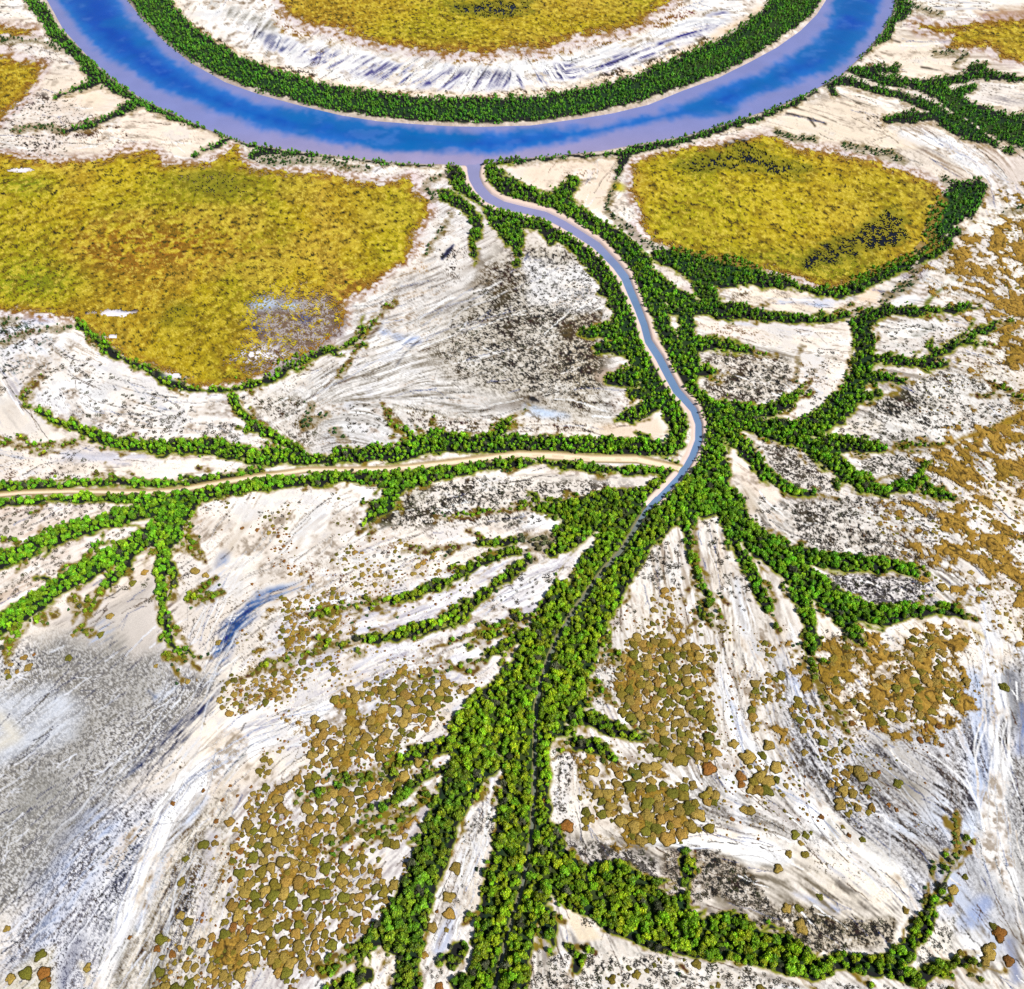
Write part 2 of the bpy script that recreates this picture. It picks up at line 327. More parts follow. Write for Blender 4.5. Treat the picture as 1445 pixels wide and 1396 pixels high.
 ('d', "1430,170,12 1445,165,14 1500,150,16"), ('s', "1097,187,9 1124,197,7 1151,198,7"), ('s', "1194,207,9 1231,213,9 1257,220,12 1274,227,9"), ('s', "1320,75,8 1350,75,6"), ('s', "1440,296,10 1420,300,8"),
 ('s', "1290,10,8 1330,22,6"), ('s', "1360,80,10 1350,92,8"),
]
TW = []
for code, pts in VEG:
    q = P(pts)
    if code not in 'gno' or q[0][1] < 380 or len(q) < 2: continue
    if q[-1][2] < 16:                                                    # the tip runs out into low shrubs
        dx, dy = q[-1][0] - q[-2][0], q[-1][1] - q[-2][1]; L = math.hypot(dx, dy) + 1e-6; n = random.uniform(10, 34)
        TW.append(('o', [(q[-1][0], q[-1][1], 5), (q[-1][0] + dx / L * n * .5 + random.uniform(-4, 4), q[-1][1] + dy / L * n * .5 + random.uniform(-4, 4), 4), (q[-1][0] + dx / L * n, q[-1][1] + dy / L * n, 2)]))
    for a, b in zip(q[:-1], q[1:]):
        for k in range(2):
            if random.random() > .55: continue
            t = random.random(); w = a[2] + t * (b[2] - a[2]); dx, dy = b[0] - a[0], b[1] - a[1]; L = math.hypot(dx, dy) + 1e-6; sg = random.choice((-1, 1))
            x, y = a[0] + t * dx - sg * dy / L * w * .45, a[1] + t * dy + sg * dx / L * w * .45; an = math.atan2(dy, dx) + sg * random.uniform(.35, 1.1); n = random.uniform(6, 15 + .018 * y)
            TW.append(('o' if random.random() < .7 else code, [(x, y, 5.5), (x + n * .5 * math.cos(an), y + n * .5 * math.sin(an), 4), (x + n * math.cos(an - sg * .3), y + n * math.sin(an - sg * .3), 1.5)]))
VEG += TW
SD_VEG = np.full((NR, NC), -1e6)
CLS = np.zeros((NR, NC), np.int8)
CODES = 'gdnoxs'
for code, pts in VEG:
    S, win = stroke(SD_VEG, pts, 14)
    if win is not None:
        CLS[S][win] = CODES.index(code)
NEG = np.full((NR, NC), -1e6)                                            # bare wedges and gaps between the strips
for q in ("856,736,2 838,757,9 815,783,17 795,812,20", "700,1062,6 712,1075,4", "826,1000,3 850,1003,6 880,1020,8", "800,1022,3 815,1035,8 835,1045,6", "1040,762,2 1050,775,5", "833,1250,3 828,1235,7", "930,1262,6 960,1258,14"):
    stroke(NEG, q, 6)
SD_VEG = np.minimum(SD_VEG, -NEG)
SD_VEG = SD_VEG + np.where(SD_VEG > -100, (N_sml - .5) * np.minimum(13, 5 + 2.6 * PPM) + (N_fin - .5) * 5, 0)
WAT = np.maximum(np.maximum(SD_RIV, SD_CRK), SD_WST)
SD_VEG = np.minimum(SD_VEG, -SD_WST - 1.6)
SD_VEG = np.minimum(SD_VEG, -np.maximum(SD_RIV, SD_CRK) - np.where(SD_RIV > -8, 1.0, np.where(GY > 712, 1.1, 4.6)))

# ------------------------------------------------------------------ traced map: marsh meadows and their ponds
MEADOWS = [
 ("-900,200 -200,205 -60,215 0,213 33,223 67,227 143,227 173,217 217,213 230,233 267,233 300,223 337,202 342,230 367,238 467,247 482,250 532,260 579,253 584,267 605,283 599,310 585,333 579,348 569,370 525,403 490,425 486,455 467,477 447,497 417,507 367,530 333,543 283,550 253,537 213,520 173,507 150,483 117,457 67,443 0,440 -60,444 -900,450", 8),
 ("889,232 930,215 970,207 1035,202 1080,189 1097,192 1130,207 1180,215 1230,224 1265,237 1290,247 1330,264 1338,290 1322,325 1332,345 1310,356 1270,372 1220,393 1180,408 1150,404 1110,388 1060,378 1000,366 960,356 925,343 903,320 905,300 890,270 893,250", 5),
 ("360,-160 393,0 407,22 440,38 482,45 532,63 599,72 682,74 765,68 815,53 899,37 922,17 949,0 970,-160", 8),
 ("-900,60 -100,70 0,75 30,83 62,95 50,112 40,130 20,150 0,170 -900,200", 8),
 ("-400,30 0,35 50,42 40,50 0,50 -400,60", 4),
 ("1284,32 1331,38 1397,30 1445,26 1700,10 2400,0 2400,110 1600,100 1445,88 1414,83 1394,67 1341,67 1347,50 1297,40", 6),
]
PONDS = ["950,236 985,226 1010,219 1050,207 1078,218 1100,229 1140,238 1146,248 1120,250 1085,244 1055,236 1040,230 1020,236 985,240",
         "1120,374 1180,342 1225,318 1250,292 1278,300 1282,330 1272,347 1230,352 1180,372 1140,382",
         "636,10 690,4 755,1 745,12 715,18 690,24 665,15"]
SD_GRS = np.full((NR, NC), -1e6); GID = np.full((NR, NC), -1, np.int8)
for k, (pts, soft) in enumerate(MEADOWS):
    S, sd = area(pts, 40)
    sd = sd + WARP[S] * .45 * soft / 8 + WARPS[S] * .7
    m = sd > SD_GRS[S]
    SD_GRS[S] = np.maximum(SD_GRS[S], sd)
    GID[S][m & (sd > -20)] = k
SD_PND = np.full((NR, NC), -1e6)
for pts in PONDS:
    S, sd = area(pts, 40)
    SD_PND[S] = np.maximum(SD_PND[S], sd + WARP[S] * .75)

# ------------------------------------------------------------------ colours of the flats (salt, sand, mud, algae)
COLR = np.zeros((NR, NC, 3), np.float32)


def mix(m, c, S=None):
    c = np.asarray(c, np.float32)
    if S is None:
        COLR[:] = COLR + (c - COLR) * m[..., None]
    else:
        COLR[S] = COLR[S] + (c - COLR[S]) * m[..., None]


COLR[:] = C(250, 240, 226)
mix(sstep(.46, .68, N_big) * .55, C(232, 214, 194))
mix(sstep(.50, .70, fbm(WX / 45, WY / 45, 61, 3)) * .55, C(212, 204, 196))
PATCH = fbm(WX / 34, WY / 34, 63, 3)
mix(np.clip(STRK * .42 - .30, 0, .75) * sstep(.40, .62, PATCH), C(150, 134, 116))
mix(np.clip(-STRK * .40 - .30, 0, .7) * sstep(.52, .40, PATCH), C(176, 178, 188))
mix(sstep(1.1, 2.0, L1) * .55 * sstep(.42, .60, N_mid), C(112, 98, 82))
mix(sstep(.74, .84, N_spk) * sstep(.48, .64, fbm(WX / 18, WY / 18, 65, 3)) * .7, C(96, 86, 72))
mix(sstep(.62, .8, N_sml) * .25, C(205, 196, 188))


def wash(geom, col, alpha=.8, soft=14, streak=0.0, warp=.6):
    """a stain on the flats: polygon, or stroke when its points carry a width"""
    pts = P(geom)
    if len(pts[0]) == 3:
        a = np.full((NR, NC), -1e6); S, win = stroke(a, pts, soft + 30)
        if win is None: return
        sd = a[S]
    else:
        S, sd = area(pts, soft + 40)
    sd = sd + WARP[S] * warp
    m = sstep(-soft, soft, sd) * alpha
    if streak: m = m * np.clip(1 - streak + streak * (.5 + .62 * STRK[S]), 0, 1.15)
    mix(np.clip(m, 0, 1), C(*col), S)


def streaks(geom, dark, light, alpha=.8, soft=22, speck=0.0, gain=.55):
    """ground combed by the tide: light and dark threads along the flow"""
    S, sd = area(P(geom), soft + 40)
    m = sstep(-soft, soft, sd + WARP[S] * 1.2) * alpha
    f = np.clip(.5 + gain * .62 * (.75 * L1[S] + .55 * L2[S]), 0, 1)[..., None]
    c = np.asarray(light, np.float32) * 0 + C(*light) * f + C(*dark) * (1 - f)
    if speck:
        d = (sstep(.58, .70, N_spk[S] + (N_mid[S] - .5) * .55 + (N_sml[S] - .5) * .2) * min(1, speck * 1.5))[..., None]; c = c * (1 - d) + C(66, 66, 78) * d
        d = (sstep(.42, .28, N_spk[S]) * speck)[..., None]; c = c * (1 - d) + C(244, 244, 248) * d
    COLR[S] = COLR[S] + (c - COLR[S]) * m[..., None]


def mottle(geom, cover, col=(92, 82, 66), base=None, soft=16, scale='f'):
    """ground closely dotted with low dark salt plants and algae"""
    S, sd = area(P(geom), soft + 40)
    m = sstep(-soft, soft, sd + WARP[S] * .7)
    if base is not None: mix(m * .5 * (0.5 + N_mid[S]), C(*base), S)
    n = N_fn2[S] * .45 + N_spk[S] * .35 + .5 * .2 + (N_sml[S] - .5) * .35 + (N_mid[S] - .5) * .25 + np.clip(STRK[S], -2, 2) * .030
    th = .77 - cover * .53
    d = sstep(th, th + .09, n)
    mix(m * d * .88, C(*col), S)
    mix(m * sstep(th - .10, th - .18, n) * .35, C(255, 252, 246), S)


for a_ in (
    ("-80,690 250,690 230,760 60,850 -80,900", (186, 158, 132), (255, 249, 240), .75, 16), ("0,460 110,470 240,545 330,560 340,625 160,612 60,575 0,560", (158, 152, 160), (255, 253, 250), .7, 18),
    ("240,720 480,690 560,740 640,780 480,860 380,850 300,820", (190, 168, 144), (255, 252, 247), .75, 20), ("400,860 640,800 840,740 770,880 640,1000 420,1060 330,1050", (176, 172, 184), (255, 254, 252), .7, 20),
    ("150,1190 330,1110 350,1200 300,1330 280,1420 130,1420", (112, 98, 74), (246, 238, 224), .85, 18, .25), ("330,1110 640,1030 660,1100 560,1290 480,1400 280,1420 320,1240", (168, 158, 158), (255, 253, 250), .7, 18),
    ("640,1080 715,1070 690,1300 600,1420 590,1360", (176, 164, 150), (255, 250, 242), .8, 9, .15), ("880,740 1000,720 1060,860 1090,1010 1010,1120 960,1180 800,1120 820,900", (170, 154, 134), (255, 251, 244), .75, 18),
    ("1020,700 1090,760 1130,900 1200,1060 1100,1130 1040,1000 1000,860", (176, 164, 150), (255, 250, 242), .8, 14), ("1100,930 1200,1040 1340,1010 1400,940 1500,900 1500,1420 1330,1320 1290,1290 1200,1180 1110,1080", (104, 100, 98), (240, 240, 244), .92, 26, .30),
    ("970,1090 1060,1080 1160,1130 1180,1210 1060,1180 980,1160", (120, 112, 102), (246, 242, 236), .8, 16, .2), ("480,250 640,250 720,330 700,420 560,470 460,520 440,500", (150, 140, 130), (255, 252, 248), .75, 20),
    ("440,520 640,420 860,340 900,600 600,640 480,650 360,600", (116, 108, 96), (255, 253, 250), .75, 26, .1), ("-60,100 140,90 340,205 200,230 -60,230", (150, 126, 104), (250, 238, 222), .8, 14), ("1030,190 1120,140 1310,160 1445,210 1560,240 1560,330 1390,290 1290,215", (150, 128, 106), (252, 242, 228), .75, 14),
    ("1210,80 1260,30 1445,40 1445,110 1320,115", (160, 138, 114), (252, 240, 224), .75, 10), ("960,400 1340,340 1445,420 1445,620 1340,720 1100,720 970,560", (140, 128, 110), (250, 244, 236), .8, 20), ("1040,690 1340,700 1380,860 1200,880 1090,800", (128, 118, 104), (248, 242, 234), .8, 16),
    ("780,1170 940,1180 1130,1210 1290,1300 1150,1350 940,1290 800,1230", (110, 98, 78), (238, 228, 214), .8, 14), ("740,1300 1160,1350 1445,1300 1500,1430 740,1430", (150, 140, 126), (250, 244, 234), .8, 14),
    ("360,10 480,40 680,85 900,50 990,0 1060,0 1000,50 900,95 690,130 480,115 340,60", (150, 142, 148), (255, 253, 250), .6, 8)):
    streaks(*a_)
# --- top: island beach, river banks
wash("300,-40 390,0 410,40 482,62 560,80 690,92 780,82 880,60 940,30 980,-60 1080,-60 1075,0 1000,50 900,92 800,122 690,132 560,130 480,120 400,98 320,60 280,30 240,-30", (255, 252, 247), .8, 8)
wash("240,0,10 262,30,10 300,58,10 350,83,9 420,105,9 480,119,9 560,131,9 680,134,9 800,126,10 900,98,10 1000,58,10 1070,15,10", (232, 206, 174), .75, 7)
for q, cc in (("380,60,16 430,78,22 500,92,30 560,104,30 620,112,30 690,117,26 760,110,26 830,96,22 900,78,20 970,50,18 1020,20,16", (136, 132, 158)), ("350,40,10 400,62,16", (150, 150, 165)), ("300,5,20 345,25,24 385,35,18", (176, 170, 160)), ("640,100,8 740,108,14 790,104,10", (120, 116, 134))):
    wash(q, cc, .95, 9, 1.0, .4)
for k in range(26):
    x = 400 + k * 24 + random.uniform(-9, 9); t = (x - 700) / 300
    y = 117 - 62 * t * t - (8 if t < -.2 else 0); a = random.uniform(8, 15)
    dx = (a * 1.2, a * .5, -a * 1.0)[0 if t < -.15 else (1 if t < .1 else 2)]
    wash(f"{x+dx:.0f},{y-a*.8:.0f},1.0 {x:.0f},{y:.0f},2 {x-dx:.0f},{y+a*.9:.0f},3", (255, 253, 250), .7, 2.2, 0, .12)
mottle("250,15 300,50 350,76 420,98 480,116 560,128 680,131 800,122 900,92 1000,54 1000,62 900,102 800,130 680,140 560,137 480,124 420,107 350,86 300,62", .5, (96, 88, 66), None, 5)
mottle("380,-20 410,25 480,45 530,65 600,74 690,78 770,70 820,55 900,38 960,-10 980,20 900,52 820,72 740,84 690,92 600,86 530,74 480,62 400,45 360,0", .45, (150, 120, 40), (226, 205, 190), 6)
wash("40,110 130,90 230,150 330,200 300,225 140,222 40,215 20,190", (240, 222, 200), .8, 16)
wash("80,130 140,110 150,145 90,160", (243, 222, 196), .9, 8); wash("120,190 200,160 300,200 260,220 150,212", (246, 228, 208), .9, 9)
mottle("0,150 60,130 120,150 130,190 60,225 0,215", .38, (112, 100, 88), (214, 200, 190), 14)
mottle("0,40 60,30 90,60 60,100 0,75", .35, (110, 100, 84), (220, 206, 192), 10)
mottle("110,165 130,160 200,190 150,215 115,205", .3, (130, 112, 92), None, 8)
wash("20,10,12 45,18,14", (255, 252, 248), .9, 6); wash("1230,60 1310,55 1345,90 1330,115 1260,112 1215,95", (245, 228, 206), .85, 8)
wash("1070,175 1120,145 1200,135 1290,165 1250,180 1330,200 1240,215 1120,200", (243, 225, 200), .85, 10)
for q in ("1110,160,2 1140,166,1.5 1165,175,1", "1120,152,2 1150,160,1.5 1180,172,1", "1140,166,1.5 1150,178,.8", "1200,140,1.5 1230,150,1.2 1260,152,1", "1180,130,1.5 1215,148,1", "1300,95,2 1330,100,2 1350,112,1.5", "1230,48,2 1270,60,1"):
    wash(q, (92, 80, 66), .75, 1.6, 0, .2)
mottle("1220,60 1240,80 1260,100 1220,95", .5, (110, 96, 78), None, 6); mottle("1210,150 1270,165 1280,190 1230,180", .4, (110, 96, 78), None, 8)
wash("1280,185,14 1330,205,18 1370,225,20 1410,255,18 1440,290,18", (255, 254, 252), .95, 10); wash("1330,205,6 1365,225,9", (188, 184, 190), .7, 8, .7)
wash("1370,225 1445,215 1700,260 1700,330 1445,300 1390,270", (228, 214, 204), .6, 14, .6); wash("1380,145 1445,125 1700,110 1700,190 1440,160", (240, 228, 214), .9, 10, 0)
wash("1380,150,10 1440,140,12 1520,135,14", (150, 142, 140), .7, 10, 1.0); mottle("1350,150 1400,160 1440,180 1400,160", .5, (100, 90, 70), None, 8)
wash("1374,18 1445,10 1700,0 1700,60 1445,42 1390,38", (160, 110, 40), .8, 7); wash("720,238 780,226 868,224 868,262 850,300 820,298 795,290 760,268 730,255", (241, 220, 196), .95, 6)
mottle("795,245 850,235 840,262 800,262", .34, (140, 122, 98), None, 5); wash("838,252,3 815,258,2 800,256,1", (95, 84, 66), .7, 3, 0, .2); wash("762,272 790,262 795,275 775,282", (168, 160, 152), .8, 4)
wash("870,262,12 880,265,10", (196, 186, 52), .9, 4, 0, .3); wash("890,320,10 905,345,14", (232, 216, 220), .8, 8)
mottle("485,225 600,235 650,250 600,262 540,255 480,245", .35, (128, 112, 84), (235, 220, 210), 7); wash("579,250,10 600,265,14 606,290,14 600,330,12 585,350,12", (228, 208, 204), .75, 12)
mottle("590,330 610,300 600,380 560,400 480,440 470,430", .33, (170, 130, 60), (236, 222, 205), 10)
# --- fan of bare flats left of the creek
mottle("600,300 640,310 660,350 655,380 640,400 600,330", .28, (110, 98, 84), (236, 228, 218), 12)
wash("690,300 760,330 850,400 858,470 840,560 890,610 820,612 740,575 640,545 600,500 640,440 700,390 670,340", (196, 184, 166), .62, 34, .5)
mottle("715,345 800,340 850,400 855,450 848,520 868,590 800,590 730,560 640,535 610,500 650,445 700,400", .50, (84, 76, 62), (178, 168, 150), 26)
mottle("800,450 850,440 850,560 820,575 780,520", .62, (84, 72, 50), (168, 152, 122), 20)
mottle("680,370 735,375 740,395 700,410 670,400", .55, (96, 84, 66), (160, 148, 128), 12); mottle("740,370 840,380 850,430 800,440 750,425", .22, (82, 74, 66), (255, 252, 250), 10)
wash("655,380,8 672,372,6 690,395,8 640,420,16 600,445,16", (160, 146, 128), .75, 12, .9); wash("660,325,4 668,355,7 676,372,9", (150, 140, 124), .8, 4)
wash("640,345,3 632,355,5 624,365,3", (76, 78, 104), .9, 2, 0, .2); wash("540,470,10 570,480,12 590,478,8", (136, 158, 200), .75, 8, .6); wash("555,524,2 570,500,4 590,482,2", (60, 66, 84), .8, 3, 0, .3)
wash("480,520,16 520,505,18 560,500,12", (150, 156, 180), .6, 12, 1.0); wash("490,570,16 520,555,14", (176, 180, 196), .5, 12, .9); wash("600,440,14 660,425,12", (150, 140, 126), .7, 10, 1.0)
wash("690,575,12 730,570,14 765,562,8", (112, 98, 82), .75, 8, .7); wash("752,562,5 760,566,4", (44, 46, 56), .9, 3); wash("745,580,8 770,585,16 800,590,8", (198, 214, 234), .85, 7, .5)
mottle("560,575 620,585 700,585 720,600 690,618 600,612", .40, (112, 98, 70), (232, 222, 206), 12); mottle("720,588 800,588 900,600 860,625 730,620", .36, (120, 104, 76), (232, 218, 198), 12)
wash("840,600 930,585 945,612 900,628 850,622", (226, 204, 178), .8, 10); mottle("860,560 890,555 895,580 865,590", .5, (110, 96, 76), (200, 180, 160), 8); wash("840,530 880,515 890,525 850,540", (190, 170, 150), .8, 6)
mottle("535,565 560,575 575,620 545,600", .5, (104, 92, 50), (190, 178, 150), 8)
wash("470,615,10 500,605,16 540,620,14 575,645,10", (190, 192, 204), .6, 9, .9); wash("480,600,18 540,610,20 580,640,12", (255, 253, 250), .5, 8)
for q in ("540,447,6 535,460,5 520,478,5", "500,505,5 520,495,4"): wash(q, (110, 90, 56), .8, 5)
# --- west flats
wash("20,470 110,470 240,545 320,560 340,600 300,620 160,610 70,570 20,530", (255, 253, 249), .6, 16)
mottle("60,520 200,540 320,590 340,625 180,620 100,600 60,570", .22, (120, 112, 104), (240, 236, 232), 22); wash("170,578,8 200,586,6 215,590,4", (96, 104, 128), .8, 5, .6); wash("120,540,10 200,560,10 260,590,8", (150, 152, 168), .6, 9, 1.0)
wash("0,560 45,565 75,605 60,620 0,615", (222, 212, 200), .7, 10, .5); mottle("0,445 60,440 70,480 30,530 0,540", .45, (80, 92, 70), (214, 214, 222), 12); wash("40,448,10 75,455,8", (206, 206, 222), .7, 7)
wash("60,640,18 150,648,20 200,645,14", (208, 206, 214), .7, 10, .9); wash("190,655 260,645 330,645 360,655 300,675 220,678", (255, 248, 236), .8, 7); mottle("0,650 90,660 150,668 130,685 20,688 0,685", .36, (130, 112, 92), (222, 208, 194), 10)
mottle("350,560 420,560 460,590 430,640 390,610", .42, (120, 108, 84), (206, 194, 178), 12); mottle("350,585 375,600 395,622 375,610", .7, (110, 98, 80), (170, 156, 136), 5); wash("480,520,2 450,560,2 430,600,3 420,620,3", (150, 132, 112), .7, 3, 0, .3)
wash("440,560,2 480,545,3 500,530,2", (140, 124, 110), .6, 3, 0, .3)
mottle("230,690 300,705 480,690 560,700 520,735 440,725 300,730", .16, (150, 120, 90), (250, 242, 232), 10)
wash("0,715 90,705 175,712 60,765 0,780", (250, 238, 226), .7, 10, .4); wash("0,800,10 60,785,12 120,765,10 180,745,6", (196, 184, 172), .6, 8, .9); wash("30,770,8 80,752,8", (190, 196, 220), .8, 6, .5); wash("0,742,8 60,720,10", (205, 188, 170), .7, 7, .8)
wash("0,780 60,765 215,732 170,780 60,830 0,860", (252, 242, 230), .5, 8, .3)
wash("60,880 130,845 215,815 225,860 150,885", (186, 176, 166), .6, 10, .7); wash("100,845,8 120,830,10 160,815,6", (150, 134, 124), .8, 6, .4)
wash("280,770 330,720 480,700 560,760 460,810 340,850 290,820", (255, 250, 243), .5, 20)
for q in ("345,745,10 320,780,14 305,800,10", "355,735,3 335,760,5", "370,720,3 350,742,3", "425,760,6 415,780,5"): wash(q, (206, 190, 170), .7, 6, .8)
for q, cv, dk_, lt_ in (("-300,960 60,905 230,930 300,960 240,1050 200,1090 60,1260 -200,1400", .9, (116, 112, 104), (206, 202, 196)), ("40,1240 160,1130 240,1120 200,1280 130,1420 -20,1420", .8, (116, 120, 138), (234, 236, 242)),
                        ("240,1210 300,1180 300,1300 230,1330", .5, (108, 98, 84), (240, 232, 222)), ("1390,1060 1500,1060 1500,1330 1400,1220", .5, (128, 126, 124), (226, 224, 222)), ("1360,950 1390,950 1395,1120 1370,1120", .6, (124, 132, 160), (236, 240, 248))):
    streaks(q, dk_, lt_, cv, 26, .62, .50)
# --- grey mud pan and blue tide channel, lower left
wash("-500,960 0,955 60,905 130,870 215,870 235,925 290,935 310,960 290,1010 240,1040 190,1090 120,1160 60,1250 20,1300 -400,1420", (178, 174, 168), .30, 20)
wash("60,900 200,880 240,940 200,1010 120,1040 60,990", (140, 136, 128), .5, 30, .3); wash("30,1040 110,1010 150,1060 60,1160 0,1180", (132, 130, 126), .45, 26, .4)
wash("-50,985 70,970 120,1000 100,1040 0,1080 -60,1080", (214, 218, 226), .8, 16, .3); wash("165,870 215,840 235,900 190,925", (214, 204, 194), .8, 14, .2); wash("0,1100 60,1090 130,1130 60,1230 0,1260", (150, 147, 138), .4, 20, .3)
wash("0,1010,14 20,1040,16 -20,1060,16", (226, 220, 206), .8, 12)
for q, cc, al, so in (("440,825,8 400,832,14 370,845,24 345,870,34 325,890,34 312,915,30 305,940,26", (118, 134, 168), .95, 10), ("330,880,16 350,862,14 318,900,16", (74, 92, 134), .8, 9),
                      ("318,790,14 300,830,26 292,870,22", (168, 176, 196), .8, 10), ("305,945,20 290,985,30 265,1020,34 235,1050,34 205,1080,26", (98, 100, 118), .9, 16), ("262,1030,10 225,1060,20 190,1085,14", (66, 70, 92), .8, 10),
                      ("225,985,16 240,970,12", (214, 220, 232), .8, 9), ("210,975,6 235,1000,8 245,985,5", (104, 112, 134), .7, 6), ("150,885,12 135,905,12", (176, 190, 220), .7, 8), ("180,1090,40 130,1140,44 90,1190,40 50,1240,34", (140, 142, 152), .55, 24),
                      ("145,1170,50 110,1230,50 70,1290,46 20,1340,40", (172, 182, 206), .7, 22), ("60,1290,20 30,1340,24 0,1370,20", (112, 118, 138), .75, 12), ("110,1330,30 90,1390,30", (120, 122, 140), .6, 18)):
    wash(q, cc, al, so, .95)
for q, so in (("640,935,10 560,960,18 480,1000,24 420,1020,20 340,1060,34 270,1105,40 235,1150,34 205,1220,30 180,1290,26 160,1340,24 130,1410,22", 10), ("400,870,8 440,850,12 540,845,16 620,850,10", 9), ("320,1030,20 345,1010,14 400,985,10", 9)):
    wash(q, (255, 254, 254), .95, so, .1)
for q, cc in (("290,1125,10 240,1190,14 215,1250,12 195,1310,8", (206, 218, 240)), ("370,1015,8 350,1030,10", (120, 124, 150)), ("300,1180,20 290,1240,24 285,1300,14", (190, 184, 186)), ("240,1120,6 228,1145,5", (150, 140, 122)), ("282,1125,6 268,1140,5", (140, 128, 108)), ("320,1100,8 345,1070,10 330,1085,8", (150, 138, 118)),
              ("235,1300,16 225,1350,22 215,1400,24", (140, 132, 112)), ("190,1310,5 170,1350,8 165,1390,8", (110, 108, 100)), ("265,1230,20 250,1280,20", (120, 110, 94)), ("205,1240,18 190,1280,14", (235, 222, 200)), ("290,1190,12 280,1230,10", (110, 104, 96))):
    wash(q, cc, .8, 9, .75)
wash("30,1360 75,1340 80,1400 -40,1420", (226, 216, 190), .6, 12); wash("115,1360,12 125,1385,14", (236, 226, 204), .8, 7)
# --- south west flats: cream bars, bluish runnels
for q in ("600,870,6 560,880,6 500,890,6", "690,850,5 660,862,8 630,880,5", "585,905,6 540,920,6 500,945,6", "610,985,10 560,1005,12", "460,850,6 500,840,6 560,835,8", "690,960,5 660,985,8 640,1000,6", "530,990,6 500,1005,6", "690,1100,8 700,1085,10", "640,1290,12 620,1340,12", "655,1200,10 640,1260,14", "500,1150,3 540,1135,3", "545,1080,5 500,1110,6"):
    wash(q, (192, 196, 212), .75, 6, .9)
for q in ("660,1290,20 680,1230,26 695,1160,18", "720,800,8 800,770,8", "850,745,8 815,780,10"): wash(q, (238, 226, 208), .7, 9)
mottle("690,1100 715,1090 700,1160 665,1180", .3, (140, 138, 140), None, 8); mottle("660,1180 690,1170 670,1260 640,1300 630,1250", .3, (150, 148, 148), None, 12)
mottle("530,725 600,690 660,672 760,678 860,682 905,690 800,715 745,742 640,742 560,748", .50, (92, 84, 66), (206, 196, 182), 10)
mottle("530,700 610,680 600,700 540,745 515,745", .7, (84, 78, 48), (140, 132, 104), 10); mottle("600,750 700,745 790,760 760,790 700,775 620,775", .4, (112, 102, 96), (226, 214, 204), 10)
mottle("430,790 560,765 640,775 620,800 500,840 440,830", .30, (128, 96, 44), (248, 240, 230), 12); wash("735,725 800,722 800,738 740,742", (255, 252, 248), .9, 6)
mottle("735,755 800,755 790,790 740,790", .5, (150, 140, 130), (206, 192, 178), 8)
# --- right of the creek
wash("1022,385 1100,405 1180,418 1225,430 1195,438 1120,442 1050,430 1025,412", (247, 231, 208), .9, 7); wash("1100,425,4 1160,428,8 1200,420,8", (186, 194, 212), .8, 6, .6); mottle("1025,405 1060,405 1060,425 1030,425", .5, (130, 116, 94), None, 6); wash("1210,405 1240,405 1240,432 1205,430", (238, 214, 186), .8, 6); wash("945,405 985,400 990,418 960,424", (206, 190, 178), .9, 5)
wash("1262,430,10 1290,415,18 1320,400,18", (236, 238, 242), .9, 8); mottle("1255,390 1300,370 1320,345 1330,360 1290,400", .5, (120, 108, 104), (176, 166, 168), 8); wash("1345,395,5 1320,415,5 1308,428,5", (120, 124, 40), .8, 3); wash("1320,390,18 1350,405,18 1330,425,14", (240, 236, 228), .8, 8)
wash("970,448 1100,455 1200,458 1212,500 1200,540 1150,580 1110,598 1090,590 1140,540 1130,500 1000,470", (246, 234, 218), .85, 8); wash("1020,455,6 1090,460,10 1140,468,8", (196, 198, 206), .8, 6, .6); mottle("970,450 1060,462 1090,480 1020,475", .36, (140, 120, 96), (226, 206, 184), 8); wash("990,478,6 1040,485,6 1075,494,5 1105,500,4", (104, 86, 58), .7, 6, .4)
mottle("985,505 1060,494 1112,508 1120,545 1070,572 1020,572 990,550", .54, (88, 78, 60), (196, 182, 160), 9); mottle("1128,492 1190,500 1200,540 1150,580 1105,596", .30, (136, 120, 96), (236, 222, 206), 14); wash("1150,500,26 1190,480,20", (255, 250, 243), .6, 12, .4)
mottle("1240,460 1340,446 1368,470 1300,500 1250,500", .34, (110, 104, 84), (228, 224, 218), 10); wash("1290,475,8 1310,465,8 1320,462,6", (92, 88, 56), .7, 5, .5); wash("1245,465 1300,452 1280,480 1245,490", (255, 250, 240), .6, 8)
mottle("1280,545 1340,520 1430,560 1440,600 1380,615 1300,622 1170,622 1210,590 1240,580", .45, (92, 84, 64), (230, 224, 214), 12); mottle("1225,570 1290,545 1320,570 1250,590", .6, (80, 74, 52), (186, 176, 160), 8)
wash("1155,612,10 1200,605,18 1240,600,12", (246, 234, 216), .9, 7, .2); mottle("1070,622 1128,625 1165,662 1192,700 1150,700 1100,680", .52, (92, 84, 70), (206, 196, 182), 8); mottle("1205,655 1250,640 1320,640 1330,685 1285,690 1230,668", .50, (88, 84, 62), (222, 214, 202), 9)
wash("1023,612,3 1035,640,12 1055,672,16 1090,700,18", (248, 232, 214), .9, 6); wash("1050,698,14 1060,720,14", (190, 170, 140), .6, 8)
mottle("1100,715 1160,700 1250,700 1335,715 1345,765 1300,800 1200,785 1130,770", .50, (92, 84, 72), (212, 202, 190), 14); mottle("1170,760 1230,750 1300,770 1335,810 1290,805 1220,790", .6, (88, 80, 60), (180, 168, 150), 10)
mottle("1150,808 1215,812 1320,818 1320,850 1240,858 1190,840", .55, (82, 78, 76), (214, 208, 206), 8)
mottle("1335,480 1400,470 1445,520 1420,560 1360,520", .4, (112, 98, 56), (232, 222, 204), 12)
